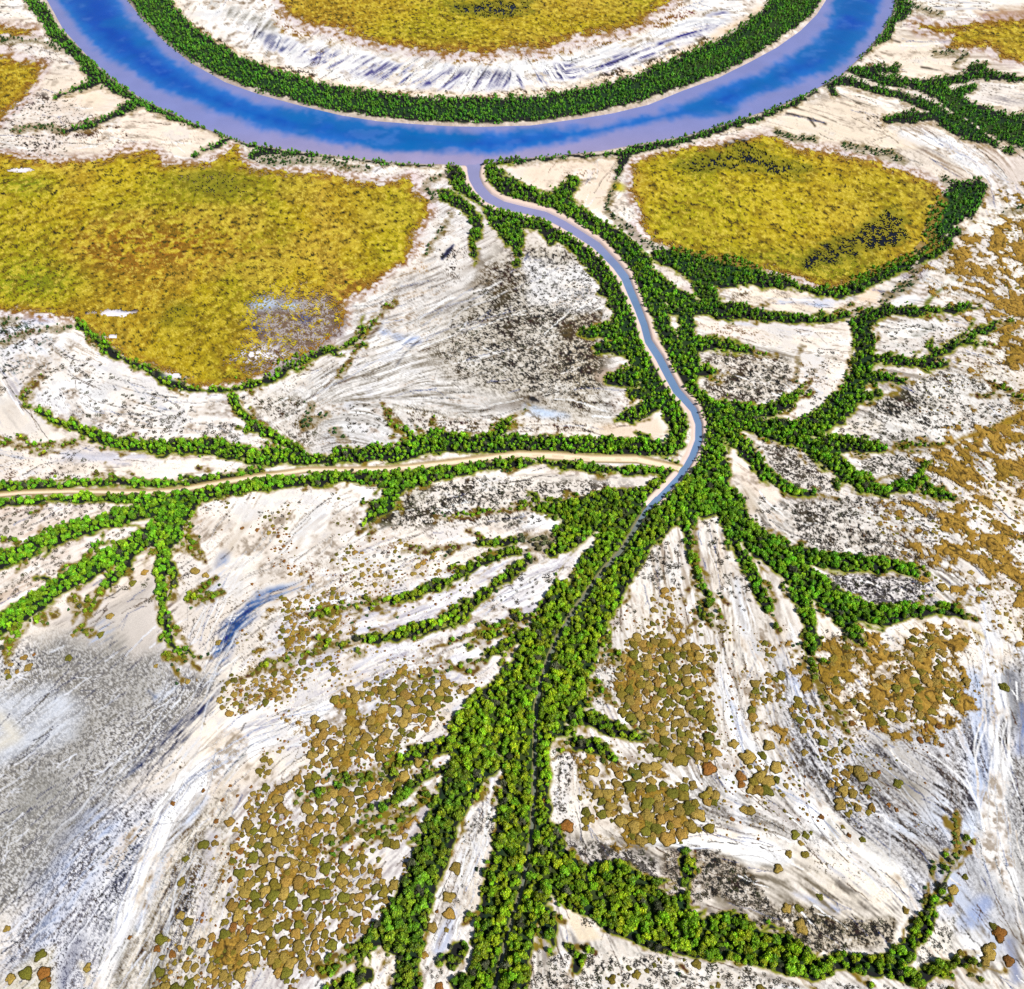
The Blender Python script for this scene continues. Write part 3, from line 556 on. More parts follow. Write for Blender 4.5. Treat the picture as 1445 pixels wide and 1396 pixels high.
# --- lower right flats
for q, cc, al, so in (("1040,820,8 1050,880,10 1065,920,14", (206, 208, 214), .7, 7), ("1015,760,12 1010,830,16 1030,900,14", (250, 236, 216), .7, 9), ("1090,860,10 1110,920,14", (250, 234, 212), .7, 9), ("1020,960,14 1035,1010,20 1050,1050,26 1090,1080,16 1120,1120,22 1160,1160,30", (255, 255, 255), .95, 10), ("1180,1150,40 1200,1200,60 1240,1240,60 1270,1280,36", (255, 250, 240), .95, 14),
                      ("900,1180,10 960,1192,14 1030,1196,20 1070,1200,40 1110,1210,24", (255, 255, 253), .95, 9), ("1060,1195,20 1030,1110,14 1020,1060,12", (250, 250, 252), .8, 8), ("1130,1210,20 1180,1240,40 1250,1260,50", (252, 238, 214), .85, 16), ("1170,1205,6 1200,1215,5", (205, 188, 160), .7, 6),
                      ("1030,990,6 1050,1040,10", (176, 186, 210), .7, 6), ("1120,960,6 1130,990,8", (180, 190, 216), .7, 7), ("1100,940,8 1115,900,8", (186, 186, 192), .6, 7),
                      ("1140,1000,20 1180,1060,30", (226, 222, 218), .6, 14), ("1090,1140,26 1120,1160,20", (176, 166, 160), .7, 14), ("1250,1050,60 1310,1090,70 1290,1140,50", (188, 182, 174), .75, 24), ("1220,1090,40 1280,1110,40", (140, 132, 118), .6, 20), ("1210,1170,26 1290,1200,40 1330,1230,34", (172, 164, 152), .8, 16), ("1270,1170,30 1320,1160,40 1345,1120,40", (205, 210, 220), .8, 18),
                      ("1150,1220,14 1120,1200,14 1165,1232,8", (196, 188, 176), .8, 6), ("1180,1180,6 1170,1160,6", (130, 124, 114), .6, 6), ("1120,1260,5 1180,1285,6", (160, 170, 196), .8, 6), ("1340,1240,30 1360,1290,40 1400,1330,40", (196, 202, 216), .85, 16), ("1290,1290,12 1270,1310,14", (255, 250, 240), .7, 8)):
    wash(q, cc, al, so, .30 if min(cc) > 240 else .80)
for q, cc, al, so, st in (("1385,820,14 1390,870,14 1400,905,20 1400,950,30 1415,1000,30", (255, 255, 255), .95, 7, .1), ("1370,960,36 1375,1020,40 1390,1080,36 1385,1130,30", (196, 206, 226), .85, 14, .6), ("1425,960,30 1432,1000,30 1425,1030,20", (122, 122, 126), .9, 12, .3), ("1445,920,16 1430,910,16", (220, 226, 240), .8, 9, .5), ("1445,1000,14 1440,1060,18", (120, 132, 166), .8, 8, .5),
                          ("1400,1030,16 1415,1080,20 1400,1140,30 1405,1200,40 1430,1260,30", (255, 254, 252), .95, 12, .1), ("1440,1090,26 1450,1180,40 1440,1260,20 1460,1330,40", (178, 174, 168), .8, 16, .5), ("1370,1150,14 1365,1180,14", (228, 236, 250), .8, 8, .3), ("1350,1200,20 1385,1240,30 1420,1290,30 1435,1330,20", (176, 176, 178), .6, 14, .6), ("1390,1275,16 1370,1300,20", (150, 166, 204), .6, 10, .7),
                          ("1425,1330,12 1435,1380,14", (130, 138, 166), .7, 8, .5), ("1385,1345,30 1370,1330,30", (255, 254, 252), .8, 10, .3), ("1340,1010,20 1330,1050,30", (200, 200, 206), .6, 12, .6), ("1362,880,6 1375,890,8 1390,900,6", (186, 160, 80), .8, 4, .2), ("1372,888,3 1380,905,4 1385,918,3", (160, 150, 110), .9, 3, .2)):
    wash(q, cc, al, so, st)
mottle("790,1050 812,1062 800,1150 780,1150", .5, (92, 86, 80), (226, 218, 210), 5); mottle("790,1182 860,1195 925,1215 935,1250 885,1250 870,1225 815,1228", .55, (86, 80, 72), (196, 188, 180), 9); mottle("880,1100 935,1140 960,1180 900,1180", .22, (150, 140, 130), None, 12)
mottle("940,1200 1000,1190 1055,1232 1100,1285 1050,1290 1000,1262 960,1300 935,1270", .55, (62, 50, 34), (150, 134, 112), 9); mottle("1050,1300 1125,1275 1180,1300 1262,1298 1265,1330 1150,1345", .60, (72, 60, 30), (160, 144, 112), 8); wash("1015,1270,20 1040,1290,16", (126, 114, 92), .8, 9)
mottle("780,1330 850,1345 950,1352 1080,1378 1160,1400 1160,1440 760,1440", .34, (80, 74, 66), (240, 230, 216), 8); mottle("1160,1385 1250,1395 1340,1385 1340,1450 1160,1450", .4, (92, 88, 84), (206, 200, 196), 8); mottle("1290,1340 1310,1310 1350,1290 1340,1340 1300,1365", .36, (100, 96, 84), (240, 234, 220), 7)
wash("805,1275 830,1300 850,1325 815,1330 800,1300", (236, 218, 190), .9, 5); mottle("815,880 870,900 880,960 850,1010 815,1000", .45, (88, 84, 56), (206, 200, 190), 12); mottle("835,1010 905,1030 960,1080 920,1060 860,1035", .55, (78, 74, 54), (150, 144, 126), 9)
def runnel(pts, col, alpha):
    xs = [p[0] for p in pts]; ys = [p[1] for p in pts]
    S = sl(min(xs) - 4, max(xs) + 4, min(ys) - 4, max(ys) + 4)
    gx, gy = GX[S], GY[S]
    if gx.size == 0: return
    best = np.full(gx.shape, -1e6)
    for (x0, y0, w0), (x1, y1, w1) in zip(pts[:-1], pts[1:]):
        vx, vy = x1 - x0, y1 - y0
        t = np.clip(((gx - x0) * vx + (gy - y0) * vy) / max(vx * vx + vy * vy, 1e-6), 0, 1)
        best = np.maximum(best, (w0 + t * (w1 - w0)) / 2 - np.hypot(gx - x0 - t * vx, gy - y0 - t * vy))
    mix(np.clip(sstep(-.9, .7, best + (WN[S] - .5) * .8) * alpha, 0, 1), C(*col), S)


made = 0
while made < 1150:
    x = random.uniform(-20, 1465); y = random.uniform(0, 1400); i = int(np.searchsorted(PXS, x)); j = int(np.searchsorted(PYS, y))
    if SD_VEG[j, i] > -5 or SD_GRS[j, i] > -5 or SD_RIV[j, i] > -14 or SD_CRK[j, i] > -10 or SD_WST[j, i] > -6: continue
    made += 1
    k = random.random(); near_ = .55 + .75 * y / 1396
    col, al = ((104, 86, 66), .75) if k < .42 else ((98, 106, 138), .65) if k < .60 else ((255, 254, 250), .95) if k < .84 else ((70, 62, 54), .8)
    if x < 330 and 880 < y: col = random.choice([(96, 96, 110), (232, 234, 240), (120, 116, 108)])
    p = walk(x, y, random.choice((1, -1)), random.randint(6, 26), random.uniform(.5, 1.5) * near_ * (1.6 if col[0] > 240 else 1), .3, .25)
    runnel(p, col, al)
    for b in range(random.randint(0, 3)):
        q = p[random.randint(1, len(p) - 1)]
        d = walk(q[0], q[1], random.choice((1, -1)), random.randint(3, 9), q[2] * .8, .2, .9); runnel(d, col, al * .9)
def braid(path, n, spread, w, col, al, seed_=0):
    q = P(path); d = [0]
    for a, b in zip(q[:-1], q[1:]): d.append(d[-1] + math.hypot(b[0] - a[0], b[1] - a[1]))
    for k in range(n):
        t0 = random.uniform(0, .6) * d[-1]; t1 = t0 + random.uniform(.2, .6) * d[-1]; o = random.gauss(0, spread); ph_ = random.uniform(0, 6.28); pts = []
        for t in np.arange(t0, min(t1, d[-1]), 5):
            x = float(np.interp(t, d, [p[0] for p in q])); y = float(np.interp(t, d, [p[1] for p in q])); x2 = float(np.interp(t + 4, d, [p[0] for p in q])); y2 = float(np.interp(t + 4, d, [p[1] for p in q]))
            L = math.hypot(x2 - x, y2 - y) + 1e-6; oo = o * (1 + .35 * math.sin(t / 37 + ph_)) + 2.2 * math.sin(t / 13 + ph_ * 2)
            pts.append((x - (y2 - y) / L * oo, y + (x2 - x) / L * oo, w * random.uniform(.5, 1.2)))
        if len(pts) > 1: runnel(pts, col, al)


for path, n, sp, w in (("1385,815 1390,870 1402,910 1402,960 1408,1020 1404,1090 1402,1150 1408,1210 1432,1270 1450,1330", 46, 12, 3.0), ("640,935 560,962 480,1002 420,1022 340,1062 270,1107 235,1155 205,1225 180,1295 160,1345 130,1410", 60, 11, 2.6), ("1010,900 1025,960 1040,1020 1055,1070 1100,1110 1160,1150 1210,1210 1270,1270", 44, 9, 2.6),
                       ("1040,820 1055,900 1075,960 1090,1040 1130,1110", 26, 8, 2.0), ("890,1178 960,1192 1030,1198 1080,1205 1140,1230", 26, 6, 2.6), ("1090,860 1115,940 1130,1000 1160,1060 1200,1120", 24, 8, 2.0), ("700,1080 690,1150 665,1220 645,1290 620,1350", 26, 8, 1.6), ("840,745 790,800 700,850 600,900 500,950 400,990", 26, 9, 2.0), ("780,740 700,790 600,830 500,850 420,860", 22, 8, 1.8),
                       ("720,400 640,430 560,480 480,520 430,560", 40, 22, 1.8), ("1290,185 1340,210 1380,235 1420,265 1450,300", 24, 7, 1.8), ("400,745 350,790 310,840 290,900 270,960", 22, 14, 1.8), ("1420,560 1380,600 1350,650 1340,720 1370,800", 20, 10, 2.0), ("1400,330 1380,380 1400,430 1430,480", 20, 12, 1.8)):
    braid(path, n // 3, sp, w * .9, (255, 254, 252), .60); braid(path, n // 6, sp * 1.7, w * .45, (150, 142, 136), .5); braid(path, n // 9, sp * 1.2, w * .45, (150, 158, 182), .5)
for path, n, sp in (("330,860 300,940 240,1020 180,1090 100,1180 40,1300", 60, 34), ("300,1160 270,1230 240,1310 215,1400", 60, 22), ("1170,1010 1230,1070 1290,1130 1330,1200", 60, 40), ("450,825 380,845 330,890 305,940 270,1010", 30, 10)):
    braid(path, n // 3, sp * .8, 1.2, (104, 102, 108), .5); braid(path, n // 8, sp * .7, 1.2, (226, 228, 232), .45)
PT2 = fbm(WX / 28, WY / 28, 67, 3); lum = COLR.mean(2); pale = sstep(.45, .62, lum)
mix(sstep(.8, 2.0, .8 * L1 + .5 * L2) * .62 * sstep(.36, .62, PT2) * pale, C(146, 128, 108))
mix(sstep(.8, 2.0, -.7 * L1 - .6 * L2) * .45 * sstep(.60, .36, PT2) * pale, C(178, 180, 190))
mix(sstep(.70, .82, N_spk) * sstep(.50, .66, fbm(WX / 16, WY / 16, 69, 3)) * .55 * pale, C(104, 92, 76))
mix(sstep(.5, .7, PT2) * .35 * pale, C(246, 230, 210))
PT3 = fbm(WX / 13, WY / 13, 73, 4) + np.clip(STRK, -2, 2) * .05
mix(sstep(.50, .64, PT3) * .55 * pale * (.3 + N_fn2), C(196, 178, 158)); mix(sstep(.60, .70, PT3) * .5 * pale * sstep(.4, .6, N_fn2), C(134, 118, 98)); mix(sstep(.40, .30, PT3) * .4 * pale, C(208, 206, 206))
# golden samphire mats: where the plants close up into a low raised carpet
D_GLD = np.full((NR, NC), -1.0, np.float32); MATID = np.full((NR, NC), -1, np.int8)
MATS = [("1338,350 1370,332 1445,300 1800,280 1800,590 1445,560 1425,500 1428,470 1400,425 1372,402 1345,385", .76, 0), ("1360,520 1420,470 1445,470 1445,560 1400,560", .46, 0),
        ("1322,650 1345,628 1400,605 1445,575 1800,560 1800,980 1445,905 1405,880 1395,845 1350,825 1322,775 1345,705", .66, 1), ("1240,712 1335,715 1345,790 1300,790 1250,750", .36, 1),
        ("1148,930 1200,905 1330,888 1366,900 1372,955 1350,1000 1262,1030 1195,1005 1172,965", .66, 2), ("1160,1000 1262,1030 1350,1000 1330,1030 1250,1050 1180,1040", .20, 2),
        ("440,1040 480,1000 560,1040 560,1080 480,1110 420,1100", .40, 3), ("345,1150 420,1090 540,1080 620,1060 600,1110 520,1200 470,1290 380,1350 300,1370 330,1240", .30, 3), ("490,985 560,960 640,960 640,1000 560,1040 480,1060", .26, 3), ("385,850 480,835 560,845 480,880 440,910 395,890", .28, 3), ("370,900 500,880 480,940 330,1010 320,970", .22, 3),
        ("842,1070 905,1080 955,1085 965,1160 900,1170 850,1130", .38, 4), ("870,920 960,900 1005,960 1005,1060 950,1070 900,1040", .40, 4), ("1060,930 1110,920 1110,1110 1050,1110", .16, 4)]
for q, cv, k in MATS:
    S, sd = area(P(q), 70)
    n = N_sml[S] * .42 + N_mid[S] * .18 + N_fin[S] * .22 + .5 * .18 + np.clip(LM[S], -2, 2) * .050 + (N_spk[S] - .5) * .08
    d = n - (.67 - cv * .29) - .10 * sstep(8, -30, sd + WARP[S] * .8)
    d = np.where(sd > -45, d, -1)
    b = d > D_GLD[S]; D_GLD[S] = np.where(b, d, D_GLD[S]); MATID[S][b & (sd > -45)] = k
wash("1322,630,10 1360,618,12 1400,608,14 1440,585,18", (158, 128, 34), .9, 4)
mix(sstep(-.035, 0, D_GLD) * .5, C(150, 128, 84))
# ground under and beside the mangroves: leaf litter, wet mud, low green fringe
near = sstep(500, 1300, GY)
mix(sstep(-5, -1.5, SD_VEG) * (SD_VEG > -50) * .55 * (0.4 + N_fin), C(150, 128, 84))
mix(sstep(-3.5, .5, SD_VEG) * np.isin(CLS, (0, 2)) * .8, C(136, 142, 34)); mix(sstep(-3, 1.5, SD_VEG) * (CLS == 3) * (.25 + .75 * sstep(.40, .58, N_fn2)), C(138, 122, 40)); mix(sstep(-2, 2, SD_VEG) * np.isin(CLS, (4, 5)) * .45 * (.3 + N_fin), C(120, 112, 80)); mix(sstep(-.5, 2.5, SD_VEG) * np.isin(CLS, (0, 1, 2)), C(62, 74, 22))
# banks of the river and the creek
bank = sstep(-7, -2, SD_RIV) * (GY < 240)
mix(bank * .75 * (.5 + N_fn2), C(178, 162, 152))
mix(sstep(-9, -5, SD_CRK) * (GY < 712) * (SD_RIV < -2), C(222, 198, 182)); mix(sstep(-3.5, -1, SD_CRK) * (GY < 712), C(206, 186, 182)); mix(sstep(-3.0, -1, SD_CRK) * (GY >= 712), C(110, 106, 80))
mix(sstep(-5, -1.5, SD_WST), C(170, 150, 110)); mix(sstep(-2.0, 1.0, SD_WST), C(236, 214, 182)); mix(sstep(0, 3, SD_WST) * (N_sml > .5) * .5, C(206, 180, 146))
# ponds

# soil under the meadow grass
mix(sstep(-3, 3, SD_GRS) * .8, C(150, 122, 60)); mix(sstep(-16, -2, SD_GRS) * sstep(2, -2, SD_GRS) * (SD_VEG < -2) * .6 * (.4 + N_fin), C(206, 186, 184)); mix(sstep(-14, 0, SD_GRS) * sstep(.42, .6, N_fn2) * (SD_VEG < -2) * .75, C(150, 112, 50)); mix(sstep(-16, -4, SD_PND) * .96, C(58, 56, 50))
# wide country beyond the survey
out = np.clip(np.maximum(np.maximum(-80 - GX, GX - 1525), np.maximum(-60 - GY, GY - 1450)) / 60, 0, 1)
mix(out * sstep(.48, .56, N_big) * .8 * (SD_RIV < -12), C(176, 150, 52)); mix(out * sstep(.60, .66, N_big) * .8 * (SD_RIV < -12), C(64, 84, 30))

# heights
Z = (N_mid - .5) * .5 + (N_fin - .5) * .10
Z = Z * np.clip(-np.maximum(WAT, -6) / 6, 0, 1)
Z = Z - 2.6 * sstep(-5, 5, SD_RIV) - 1.9 * sstep(-3.5, 3.5, SD_CRK) * (GY < 712) - 1.3 * sstep(-2.5, 1, SD_CRK) * (GY >= 700) * (SD_CRK > -20) - .5 * sstep(-4, 1, SD_WST) - .6 * sstep(-6, 2, SD_PND)
WATER_Z = -.80


def ground_z(px, py): return pick(Z, px, py)


# ------------------------------------------------------------------ mesh and material helpers
def mesh_np(name, V, faces, col=None, smooth=True, mats=None, midx=None):
    me = bpy.data.meshes.new(name)
    V = np.ascontiguousarray(V, np.float32); me.vertices.add(len(V)); me.vertices.foreach_set('co', V.ravel())
    faces = [f for f in faces if len(f)]
    loops = np.concatenate([f.ravel() for f in faces]).astype(np.int32); cnt = np.concatenate([np.full(len(f), f.shape[1]) for f in faces])
    me.loops.add(len(loops)); me.loops.foreach_set('vertex_index', loops)
    me.polygons.add(len(cnt)); st = np.concatenate(([0], np.cumsum(cnt)[:-1])).astype(np.int32); me.polygons.foreach_set('loop_start', st)
    if midx is not None: me.polygons.foreach_set('material_index', np.asarray(midx, np.int32))
    if col is not None:
        a = me.color_attributes.new('Col', 'FLOAT_COLOR', 'POINT'); cc = np.ones((len(V), 4), np.float32); cc[:, :3] = col; a.data.foreach_set('color', cc.ravel())
    me.update(calc_edges=True)
    me.polygons.foreach_set('use_smooth', np.full(len(cnt), smooth, bool))
    for m in (mats or []): me.materials.append(m)
    return me


def link(name, data, parent=None, kind=None, label=None, cat=None, group=None):
    o = bpy.data.objects.new(name, data); COL.objects.link(o)
    if parent is not None: o.parent = parent
    if kind: o['kind'] = kind
    if label: o['label'] = label
    if cat: o['category'] = cat
    if group: o['group'] = group
    return o


def mat(name, rough=.9, spec=.2, noise=None, bump=None, trans=0.0, objcol=False):
    m = bpy.data.materials.new(name); m.use_nodes = True
    nt = m.node_tree; nd, lk = nt.nodes, nt.links; b = nd['Principled BSDF']
    b.inputs['Roughness'].default_value = rough; b.inputs['Specular IOR Level'].default_value = spec
    at_ = nd.new('ShaderNodeAttribute'); at_.attribute_name = 'Col'; c = at_.outputs['Color']
    geo = nd.new('ShaderNodeNewGeometry')
    if objcol:
        oi = nd.new('ShaderNodeObjectInfo'); mx = nd.new('ShaderNodeMix'); mx.data_type = 'RGBA'; mx.blend_type = 'MULTIPLY'; mx.inputs[0].default_value = 1
        lk.new(c, mx.inputs[6]); lk.new(oi.outputs['Color'], mx.inputs[7]); c = mx.outputs[2]
    if noise:
        sc_, lo, hi = noise
        n = nd.new('ShaderNodeTexNoise'); n.inputs['Scale'].default_value = sc_; n.inputs['Detail'].default_value = 5; lk.new(geo.outputs['Position'], n.inputs['Vector'])
        mr = nd.new('ShaderNodeMapRange'); mr.inputs[1].default_value = .3; mr.inputs[2].default_value = .7; mr.inputs[3].default_value = lo; mr.inputs[4].default_value = hi; lk.new(n.outputs['Fac'], mr.inputs[0])
        mx = nd.new('ShaderNodeMix'); mx.data_type = 'RGBA'; mx.blend_type = 'MULTIPLY'; mx.inputs[0].default_value = 1; lk.new(c, mx.inputs[6]); lk.new(mr.outputs[0], mx.inputs[7]); c = mx.outputs[2]
    lk.new(c, b.inputs['Base Color'])
    if bump:
        sc_, dist = bump
        n2 = nd.new('ShaderNodeTexNoise'); n2.inputs['Scale'].default_value = sc_; n2.inputs['Detail'].default_value = 3; lk.new(geo.outputs['Position'], n2.inputs['Vector'])
        bp = nd.new('ShaderNodeBump'); bp.inputs['Distance'].default_value = dist; bp.inputs['Strength'].default_value = 1; lk.new(n2.outputs['Fac'], bp.inputs['Height']); lk.new(bp.outputs['Normal'], b.inputs['Normal'])
    if trans:
        tr = nd.new('ShaderNodeBsdfTranslucent'); lk.new(c, tr.inputs['Color']); ms = nd.new('ShaderNodeMixShader'); ms.inputs[0].default_value = trans
        lk.new(b.outputs[0], ms.inputs[1]); lk.new(tr.outputs[0], ms.inputs[2]); lk.new(ms.outputs[0], nd['Material Output'].inputs['Surface'])
    return m


M_GROUND = mat('salt_flat', .92, .12, (2.2, .88, 1.08), (1.2, .06))
M_GRASS = mat('marsh_grass', .85, .15, (1.4, .78, 1.18), (1.8, .25))
M_WATER = mat('river_water', .16, .28, (.05, .93, 1.05), (.55, .05))
M_LEAF = mat('mangrove_leaf', .5, .35, None, None, .28, True)
M_BARK = mat('bark', .9, .1, (6, .7, 1.2))
M_SHRUB = mat('samphire', .85, .12, (2.2, .72, 1.22), (3.0, .20), 0, True)
M_TWIG = mat('dark_twigs', .9, .1, (3, .6, 1.4), None, 0, True)


def lattice_mesh(name, mask, zz, col, m, skip=None):
    """mesh of the lattice cells whose four corners are in mask"""
    q = mask[:-1, :-1] & mask[1:, :-1] & mask[:-1, 1:] & mask[1:, 1:]
    if skip is not None: q = q & ~skip[:-1, :-1]
    j, i = np.nonzero(q); a = j * NC + i
    fc = np.stack([a, a + NC, a + NC + 1, a + 1], 1)
    used = np.unique(fc); rem = np.full(NR * NC, -1, np.int64); rem[used] = np.arange(len(used))
    V = np.stack([WX.ravel()[used], WY.ravel()[used], np.broadcast_to(zz, WX.shape).ravel()[used]], 1)
    return mesh_np(name, V, [rem[fc]], col.reshape(-1, 3)[used], True, [m])


# ------------------------------------------------------------------ the setting
link('ground', lattice_mesh('ground', np.ones((NR, NC), bool), Z, COLR, M_GROUND), kind='structure', label='white salt flats streaked with grey mud and cream sand')
# river: silt plumes along the banks, deep blue in the middle
wc = np.zeros((NR, NC, 3), np.float32); nz = fbm(WX / 70, WY / 70, 77, 4); nz2 = fbm(WX / 14, WY / 14, 83, 4)
dsd = SD_DEEP + 4 + (nz - .5) * 18 + (nz2 - .5) * 10 + (fbm(WX / 5, WY / 9, 85, 2) - .5) * 8
dm = sstep(-5, 9, dsd)[..., None]; dd = sstep(-4, 30, dsd + (nz2 - .5) * 8)[..., None]
silt = C(134, 141, 196) + (C(164, 154, 190) - C(134, 141, 196)) * sstep(160, 235, GY)[..., None]
blue = C(40, 118, 200) + (C(6, 74, 176) - C(40, 118, 200)) * dd
blue = blue + (C(10, 104, 172) - blue) * (sstep(.48, .62, nz) * .6)[..., None]
blue = blue + (C(84, 134, 206) - blue) * (sstep(.60, .78, nz2) * .30)[..., None]
wc[:] = silt * (.96 + .08 * nz2[..., None]) + (blue - silt) * dm
crk = (SD_CRK > -12) & (SD_RIV < -1)
cc = C(146, 146, 186) + (C(112, 140, 176) - C(146, 146, 186)) * sstep(300, 420, GY)[..., None]
cc = cc + (C(120, 126, 112) - cc) * sstep(690, 760, GY)[..., None]
wc = np.where(crk[..., None], cc * (.9 + .25 * nz2[..., None]), wc)
link('river', lattice_mesh('river', SD_RIV > -6, WATER_Z, wc, M_WATER), kind='structure', label='wide bend of deep blue river with pale lilac silt along both banks')
link('creek', lattice_mesh('creek', crk & (SD_CRK > -7), WATER_Z - .004 - np.where(GY > 705, .1, 0), wc, M_WATER), kind='structure', label='narrow grey blue tidal creek winding down from the river')
pc = np.zeros((NR, NC, 3), np.float32) + C(24, 26, 38); pc = pc * (.7 + .6 * nz2[..., None])
link('pond_water', lattice_mesh('pond_water', SD_PND > 0, .02 + Z * 0, pc, M_WATER, N_fn2 + N_sml * .6 > .97 + SD_PND * .02), kind='structure', label='dark shallow pools showing among the marsh grass')

# meadows: a tussocky sheet of grass over the soil, open where water or salt shows through
gc = np.zeros((NR, NC, 3), np.float32) + C(184, 163, 20)
g1 = fbm(WX / 55, WY / 80, 91, 4); g2 = fbm(WX / 4.2, WY / 5.2, 95, 3); g3 = fbm(WX / 2.6, WY / 3.2, 99, 2) * .6 + N_spk * .4


def gmix(m, c): gc[:] = gc + (C(*c) - gc) * m[..., None]


def blob(x, y, rx, ry): return np.exp(-(((GX - x) / rx) ** 2 + ((GY - y) / ry) ** 2))


gmix(sstep(.46, .62, g1) * .50, (168, 122, 40)); gmix(sstep(.50, .34, g1) * .60, (142, 142, 18)); gmix(sstep(.52, .66, fbm(WX / 24, WY / 30, 93, 3)) * .5, (204, 172, 62))
gmix(np.clip(blob(230, 345, 150, 45) + blob(130, 380, 90, 40) * .5, 0, 1) * (.45 + .7 * sstep(.35, .6, g2)) * .80, (152, 100, 30)); gmix(blob(50, 395, 80, 34) * .9, (136, 148, 10)); gmix(np.clip(blob(0, 340, 60, 50), 0, 1) * .5, (150, 150, 14)); gmix(blob(560, 300, 60, 60) * .5, (158, 156, 10)); gmix(blob(40, 262, 40, 14) * .8, (128, 142, 20)); gmix(blob(320, 262, 70, 26) * .6, (150, 146, 20))
gmix(np.clip(blob(300, 480, 130, 50), 0, 1) * .6, (160, 132, 14)); gmix(np.clip(blob(430, 480, 70, 40) + blob(340, 520, 50, 20) * .6 + blob(500, 415, 40, 40), 0, 1) * sstep(.3, .55, g2) * .8, (142, 92, 38))
gmix(np.clip(blob(690, 70, 260, 16), 0, 1) * .75, (142, 100, 28)); gmix(blob(690, 30, 200, 24) * .6, (168, 150, 12)); gmix(np.clip(blob(470, 30, 60, 22), 0, 1) * .6, (150, 108, 30)); gmix(blob(880, 25, 60, 20) * .5, (158, 122, 16))
gmix(np.clip(blob(1100, 300, 170, 60), 0, 1) * .55, (188, 168, 18)); gmix(np.clip(blob(980, 300, 80, 60) + blob(1250, 270, 60, 30), 0, 1) * .5, (158, 152, 6)); gmix(np.clip(blob(1080, 370, 150, 26) + blob(1200, 385, 80, 20) + blob(950, 225, 90, 16) * .4, 0, 1) * .75, (128, 134, 10)); gmix(np.clip(blob(1310, 275, 28, 40), 0, 1) * .6, (150, 128, 40))
gmix((GID == 3) * .7, (166, 130, 14)); gmix((GID == 5) * .5, (150, 120, 20)); gmix((GID == 4) * .6, (170, 138, 16))
gmix(sstep(.52, .68, g2) * .50, (128, 102, 18)); gmix(sstep(.46, .30, g2) * .42, (214, 190, 56)); gmix(sstep(.56, .70, g3) * .70, (104, 88, 18)); gmix(sstep(.66, .80, g3) * .6, (62, 60, 20)); gmix(sstep(.42, .24, g3) * .5, (230, 208, 84))
edge = sstep(16, 0, SD_GRS); gmix(edge * .75 * sstep(.25, .5, g2), (146, 98, 30))
mix(np.clip(blob(305, 262, 60, 20) + blob(255, 437, 22, 12) + blob(60, 400, 14, 8) + blob(235, 455, 20, 10), 0, 1) * .9, C(48, 54, 46))
dk = np.clip(blob(305, 262, 60, 20) + blob(255, 437, 22, 12) + blob(60, 400, 14, 8) + blob(290, 250, 30, 8) + blob(235, 455, 20, 10) * .7, 0, 1)
pnd = np.maximum(sstep(-13, 9, SD_PND + WARPS * 1.4), dk * .62)
g4 = fbm(WX / 3.6, WY / 6.5, 111, 3)
hole = (g4 * .40 + g3 * .25 + N_spk * .35 + pnd * .37 > .86) & (pnd > .05)
hole |= (g2 * .35 + g3 * .35 + N_spk * .3 > .46 + SD_GRS / 42) & (SD_GRS < 16)
gmix(np.clip(pnd * 1.4, 0, 1) * .70, (112, 112, 22))
grey = "328,508 360,470 345,432 372,414 420,408 478,428 476,470 440,492 385,522"
S, sd = area(P(grey), 50); gm = full(S, sd + WARP[S] * .9)
hole |= (g2 * .35 + g3 * .3 + N_spk * .35 > .56 - .010 * np.clip(gm, -12, 12)) & (gm > -14)
mix(sstep(-14, 0, gm) * .95, C(168, 158, 156)); mix(sstep(-14, 0, gm) * sstep(.48, .6, g3) * .7, C(110, 84, 60)); mix((blob(372, 428, 20, 10) + blob(410, 432, 12, 6)) * .8, C(186, 204, 226)); mix(np.clip(blob(360, 465, 14, 8) + blob(430, 450, 10, 8), 0, 1) * .8, C(92, 94, 124)); mix(blob(365, 500, 34, 14) * sstep(.4, .55, N_fn2), C(240, 234, 234))
hole |= (blob(165, 442, 32, 8) + (N_sml - .5) * 1.1 + (N_fn2 - .5) * .7 > .66) | ((blob(128, 441, 14, 4) + blob(160, 475, 10, 4) + blob(248, 530, 12, 5) + blob(30, 240, 26, 5)) * (.3 + N_sml + .5 * N_spk) > .70)
mix(np.clip(blob(165, 445, 26, 8) * 1.6 + blob(160, 476, 12, 5) + blob(248, 530, 14, 6) + blob(30, 240, 24, 6), 0, 1), C(232, 226, 230)); mix(np.clip(blob(180, 437, 18, 3.5) + blob(120, 440, 12, 3), 0, 1) * sstep(.3, .5, N_fn2), C(52, 54, 76))
def boxblur(a, r):
    for ax in (0, 1):
        c = np.cumsum(np.concatenate([np.repeat(np.take(a, [0], ax), r + 1, ax), a, np.repeat(np.take(a, [-1], ax), r, ax)], ax), ax, dtype=np.float64); n = a.shape[ax]
        a = ((np.take(c, range(2 * r + 1, 2 * r + 1 + n), ax) - np.take(c, range(0, n), ax)) / (2 * r + 1)).astype(np.float32)
    return a


COLR[:] = np.clip(COLR + .42 * (COLR - boxblur(COLR, 4)) + .22 * (COLR - boxblur(COLR, 18)), .012, .80)
gc[:] = np.clip(gc + .55 * (gc - boxblur(gc, 3)), .004, .75)
